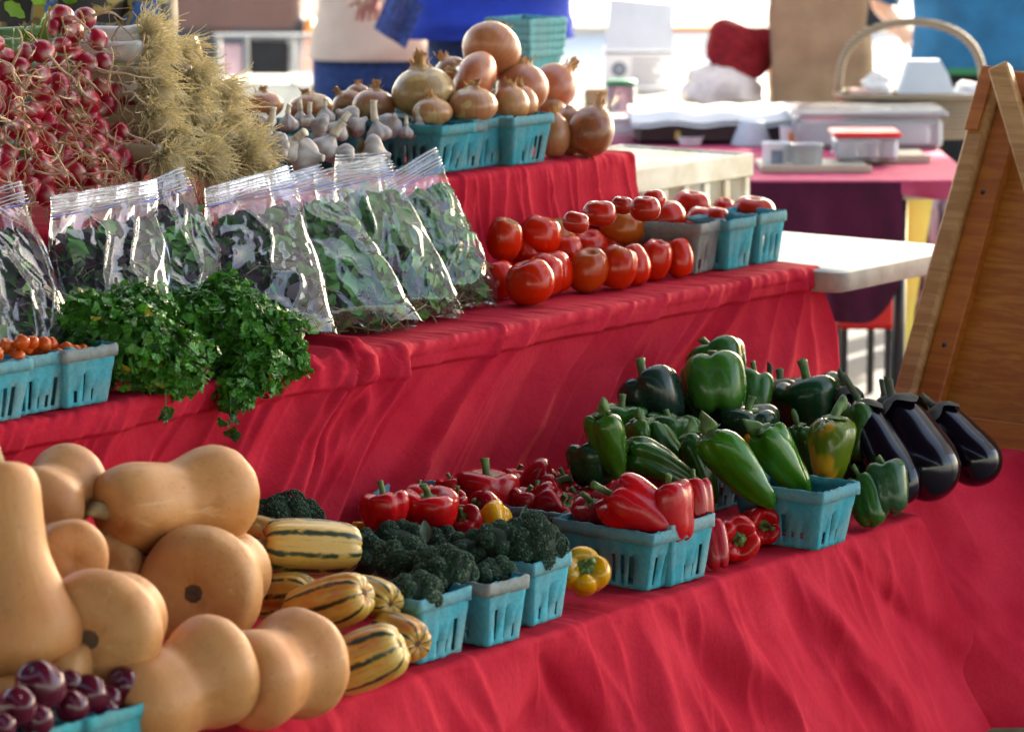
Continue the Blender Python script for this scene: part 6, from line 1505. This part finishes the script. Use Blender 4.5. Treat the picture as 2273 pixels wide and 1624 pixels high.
# red peppers
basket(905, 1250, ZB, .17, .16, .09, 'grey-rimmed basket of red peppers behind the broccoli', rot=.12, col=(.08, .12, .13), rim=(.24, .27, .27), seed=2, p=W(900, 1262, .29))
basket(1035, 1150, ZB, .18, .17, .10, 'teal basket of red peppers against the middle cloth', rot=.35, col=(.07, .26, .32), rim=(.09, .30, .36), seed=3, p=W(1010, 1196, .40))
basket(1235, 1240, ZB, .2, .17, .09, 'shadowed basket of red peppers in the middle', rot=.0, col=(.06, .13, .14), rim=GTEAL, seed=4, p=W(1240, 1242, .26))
basket(1432, 1314, ZB, .090, .195, .094, 'wide teal basket of red peppers beside the yellow pepper', rot=-.06, col=TEAL, seed=2)
basket(1486, 1304, ZB, .120, .10, .100, 'teal basket of red peppers with raised pale end', rot=.0, col=TEAL, rim=(.22, .34, .35), seed=1)
g1 = 'red peppers in baskets'
for px, py, w, h, Y, ax, cl, lb in (
    (852, 1134, 92, 76, .33, (-.05, 1, .05), RED, 'red pepper with upright stem at left of the first basket'), (948, 1136, 114, 84, .31, (.05, .95, .3), RED, 'broad red pepper with stem tilted to camera in first basket'), (931, 1102, 56, 46, .40, (0, 1, 0), RED, 'red pepper half hidden behind the first basket pair'), (1002, 1120, 50, 56, .36, (.3, .6, .3), DRED, 'dark red pepper at right of the first basket'), (999, 1086, 56, 46, .44, (0, 1, 0), RED, 'red pepper deep in the teal back basket'),
    (1080, 1094, 124, 86, .40, (.0, 1, .05), RED, 'large lopsided red pepper on the back basket'), (1079, 1134, 80, 58, .34, (-.7, .4, .4), DRED, 'red pepper lying under the lopsided one'), (1034, 1158, 66, 50, .29, (-.4, .6, .7), DRED, 'dark red pepper showing its green stem end'), (1147, 1082, 56, 46, .45, (.1, 1, 0), RED, 'red pepper with cut stem behind the row'), (1206, 1104, 98, 76, .38, (.75, .6, .1), DRED, 'dark red pepper lying with stem to upper right'),
    (1292, 1092, 56, 50, .42, (.1, 1, 0), RED, 'small red pepper before the grey basket rim'), (1250, 1090, 60, 50, .44, (0, .9, .2), DRED, 'red pepper behind the lying dark one'), (1217, 1138, 80, 60, .31, (.8, .5, .2), DRED, 'small ribbed red pepper in the middle basket'), (1280, 1137, 66, 56, .31, (-.1, 1, .1), DRED, 'dark red pepper with short upright stem'), (1267, 1176, 78, 50, .24, (.7, -.2, .6), DRED, 'striped-looking red pepper above the yellow one'), (1182, 1168, 48, 36, .27, (0, 1, .2), RED, 'small red pepper beside the largest broccoli'), (1214, 1172, 46, 34, .26, (.2, .8, .3), DRED, 'smallest red pepper behind the broccoli'), (1164, 1130, 60, 50, .34, (.2, .9, .1), DRED, 'dark red pepper behind the yellow pepper in broccoli'),
    (1160, 1100, 60, 50, .42, (.3, .9, .1), RED, 'red pepper between the lopsided one and the lying one'), (1235, 1112, 56, 48, .37, (-.3, .9, .2), RED, 'bright red pepper over the middle basket'), (1305, 1120, 62, 54, .34, (.2, .9, .2), RED, 'bright red pepper left of the big lying one'), (1250, 1150, 60, 48, .29, (.3, .8, .3), RED, 'red pepper at the front of the middle basket'), (1190, 1128, 58, 50, .34, (0, 1, 0), RED, 'red pepper just behind the largest broccoli'), (1370, 1118, 70, 60, .30, (.2, .9, .1), RED, 'red pepper behind the wide teal basket'), (1440, 1090, 64, 54, .33, (.2, .9, 0), DRED, 'dark red pepper beneath the curved-stem green one'),
    (1341, 1108, 80, 60, .36, (.1, 1, .1), RED, 'red pepper behind the big lying one'), (1420, 1136, 108, 140, .19, (-.80, .50, .05), RED, 'big red pepper lying with its point to lower right'), (1492, 1138, 92, 116, .17, (-.15, .98, .05), RED, 'tall red pepper upright in the raised basket'), (1546, 1124, 66, 104, .21, (-.1, 1, -.1), RED, 'red pepper at the right end of raised basket'), (1360, 1182, 86, 42, .17, (-.1, .7, .7), RED, 'red pepper low behind the wide basket rim'), (1325, 1150, 80, 60, .25, (-.4, .8, .3), DRED, 'dark red pepper at left of the big lying one'), (1405, 1090, 70, 50, .34, (-.3, .9, 0), RED, 'red pepper under the green heap'), (1395, 1180, 70, 56, .17, (.4, .6, .5), RED, 'red pepper under the big lying one')):
    mid = 1140 < px < 1345 and py < 1160; bell(px, py - (10 if mid else 0), w * (1.42 if mid else 1.25), h * (1.42 if mid else 1.22), lb, Y, cl, ax, group=g1, lvl=ZB + .062 if px > 1310 and 1115 < py < 1170 and px < 1560 else None)
bell(1107, 1164, 112, 66, 'yellow pepper lying among red ones behind broccoli', .265, YEL, (.75, .35, .2), 2, name='bell_pepper', group='yellow peppers', stem=False)
bell(1295, 1272, 120, 112, 'yellow pepper with a green blush standing at the shelf edge', .07, (.80, .36, .005), (.12, .45, .88), 2, group='yellow peppers', patch=.35, green=True)
bell(796, 1170, 30, 26, 'orange-yellow pepper glimpsed behind the broccoli', .38, YEL, (0, 1, 0), group='yellow peppers', stem=False)
bell(1586, 1208, 70, 112, 'loose red pepper against the raised basket', .07, (.48, .012, .02), (-.2, .95, -.2), 3, group='loose red peppers at the shelf edge')
bell(1628, 1192, 108, 112, 'loose red pepper showing its green stem end, left of two', .09, RED, (.30, -.05, .95), 0, group='loose red peppers at the shelf edge')
bell(1680, 1166, 92, 112, 'loose red pepper showing its stem end, right of two', .13, RED, (.35, .05, .93), 3, group='loose red peppers at the shelf edge')

# green peppers
basket(1810, 1224, ZB, .118, .170, .100, 'large teal basket under the green peppers', rot=.02, col=TEAL, seed=3)
basket(1640, 1190, ZB, .2, .19, .09, 'grey-rimmed basket under the left green peppers', rot=.0, col=(.08, .15, .17), rim=(.22, .22, .22), seed=2, p=W(1560, 1170, .30))
gg = 'green bell peppers in the heap'
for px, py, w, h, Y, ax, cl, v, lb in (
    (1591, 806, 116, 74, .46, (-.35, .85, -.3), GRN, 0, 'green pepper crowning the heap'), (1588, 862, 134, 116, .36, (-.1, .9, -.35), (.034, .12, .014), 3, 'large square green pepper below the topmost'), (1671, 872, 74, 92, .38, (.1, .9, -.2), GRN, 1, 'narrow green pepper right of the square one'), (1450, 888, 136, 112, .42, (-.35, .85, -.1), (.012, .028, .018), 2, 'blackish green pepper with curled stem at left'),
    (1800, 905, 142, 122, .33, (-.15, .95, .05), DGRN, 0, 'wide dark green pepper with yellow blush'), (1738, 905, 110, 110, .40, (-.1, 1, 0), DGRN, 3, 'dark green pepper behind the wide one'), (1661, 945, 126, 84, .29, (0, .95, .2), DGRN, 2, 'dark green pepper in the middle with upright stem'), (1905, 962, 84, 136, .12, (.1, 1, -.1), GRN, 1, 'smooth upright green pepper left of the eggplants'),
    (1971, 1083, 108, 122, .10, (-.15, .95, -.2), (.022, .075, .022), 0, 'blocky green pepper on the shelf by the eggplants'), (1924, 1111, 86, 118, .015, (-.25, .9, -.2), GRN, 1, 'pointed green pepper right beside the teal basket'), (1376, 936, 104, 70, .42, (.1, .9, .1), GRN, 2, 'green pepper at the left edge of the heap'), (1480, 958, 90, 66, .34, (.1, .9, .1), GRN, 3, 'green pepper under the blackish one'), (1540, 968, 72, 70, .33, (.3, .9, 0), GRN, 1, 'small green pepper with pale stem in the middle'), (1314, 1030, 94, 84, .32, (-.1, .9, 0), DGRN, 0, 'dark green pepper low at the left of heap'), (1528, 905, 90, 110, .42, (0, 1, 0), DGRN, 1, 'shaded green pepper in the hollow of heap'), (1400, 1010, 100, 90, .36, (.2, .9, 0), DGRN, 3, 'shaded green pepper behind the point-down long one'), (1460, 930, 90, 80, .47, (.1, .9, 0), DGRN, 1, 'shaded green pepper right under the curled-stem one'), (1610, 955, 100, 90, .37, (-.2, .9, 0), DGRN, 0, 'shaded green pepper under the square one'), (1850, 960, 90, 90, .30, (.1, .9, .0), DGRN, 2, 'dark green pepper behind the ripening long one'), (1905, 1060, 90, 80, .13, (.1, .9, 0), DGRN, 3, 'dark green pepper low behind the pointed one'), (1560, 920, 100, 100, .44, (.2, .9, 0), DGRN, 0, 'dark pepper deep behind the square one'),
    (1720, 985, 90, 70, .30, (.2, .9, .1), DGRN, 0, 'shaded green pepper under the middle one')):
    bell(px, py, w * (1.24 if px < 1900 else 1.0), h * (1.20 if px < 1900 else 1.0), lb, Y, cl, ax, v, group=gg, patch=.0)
bell(1679, 986, 62, 48, 'small orange-yellow pepper among the green ones', .245, (.78, .28, .005), (-.1, 1, .1), 0, group='yellow peppers')
bell(1868, 886, 44, 40, 'sliver of red pepper behind the smooth green one', .27, RED, (0, 1, 0), 0, stem=False, group=g1)
longp(1352, 990, 84, 150, 'long green pepper hanging point down at left', .28, (-.25, .95, .05), LGRN, 0)
longp(1478, 1040, 82, 200, 'long green pepper with long curved stem pointing left', .22, (-.85, .48, .1), GRN, 1, spin=1.0)
longp(1492, 1015, 80, 170, 'long green pepper behind the curved-stem one', .29, (-.65, .75, 0), GRN, 0, spin=2.0)
longp(1645, 1042, 98, 215, 'largest long green pepper lying over the basket rim', .10, (-.66, .72, .1), LGRN, 2, spin=.5)
longp(1556, 1040, 80, 160, 'dark long pepper under the largest one', .22, (-.3, .92, 0), GRN, 0, spin=1.5)
longp(1742, 1030, 94, 188, 'hooked long green pepper in the teal basket', .09, (-.55, .8, .15), LGRN, 1, spin=3.6)
longp(1795, 1022, 60, 160, 'slim green pepper between hooked and orange ones', .15, (-.3, .95, 0), GRN, 0, spin=.4)
longp(1842, 1010, 98, 168, 'long pepper ripening from green to orange', .08, (.12, .98, .05), (.10, .17, .008), 2, patch=1.0)
longp(1422, 985, 70, 110, 'short green pepper with tall stem at left', .33, (-.1, .98, 0), LGRN, 1)

# eggplants
eggplant(1962, 1002, 120, 275, 'eggplant nearest the green peppers', .16, (-105, 236, -150), 0, 2, .5, lvl=ZB + .02)
eggplant(2036, 990, 148, 262, 'largest eggplant in the middle', .19, (-90, 206, -120), 1, 0, 1.9, lvl=ZB + .02)
eggplant(2135, 984, 122, 215, 'eggplant furthest right, lying on the far cloth', .20, (-118, 165, -80), 0, 1, 2.9, lvl=ZB + .02)
eggplant(1900, 955, 92, 210, 'eggplant mostly hidden, stem above the smooth green pepper', .30, (-50, 210, -40), 1, 1, 2.0)
eggplant(1822, 945, 92, 200, 'eggplant hidden behind the wide green pepper', .44, (-55, 200, -40), 0, 2, 1.0)
eggplant(1995, 965, 100, 190, 'eggplant behind the largest one, stub stem showing', .32, (-60, 180, -30), 1, 1, .2)
eggplant(1728, 935, 90, 190, 'eggplant at the back of the green heap', .50, (-35, 190, -30), 0, 0, 2.2)
# small fleck of straw on the cloth
_q = W(1048, 1072, .52); _a = Acc(); _a.tube([_q, _q + RT * .008 + UP * .001], .0007, 5); link('straw_fleck', _a.mesh('straw_fleck', M_ROOTC), label='tiny straw fleck stuck to the middle cloth', cat='straw')
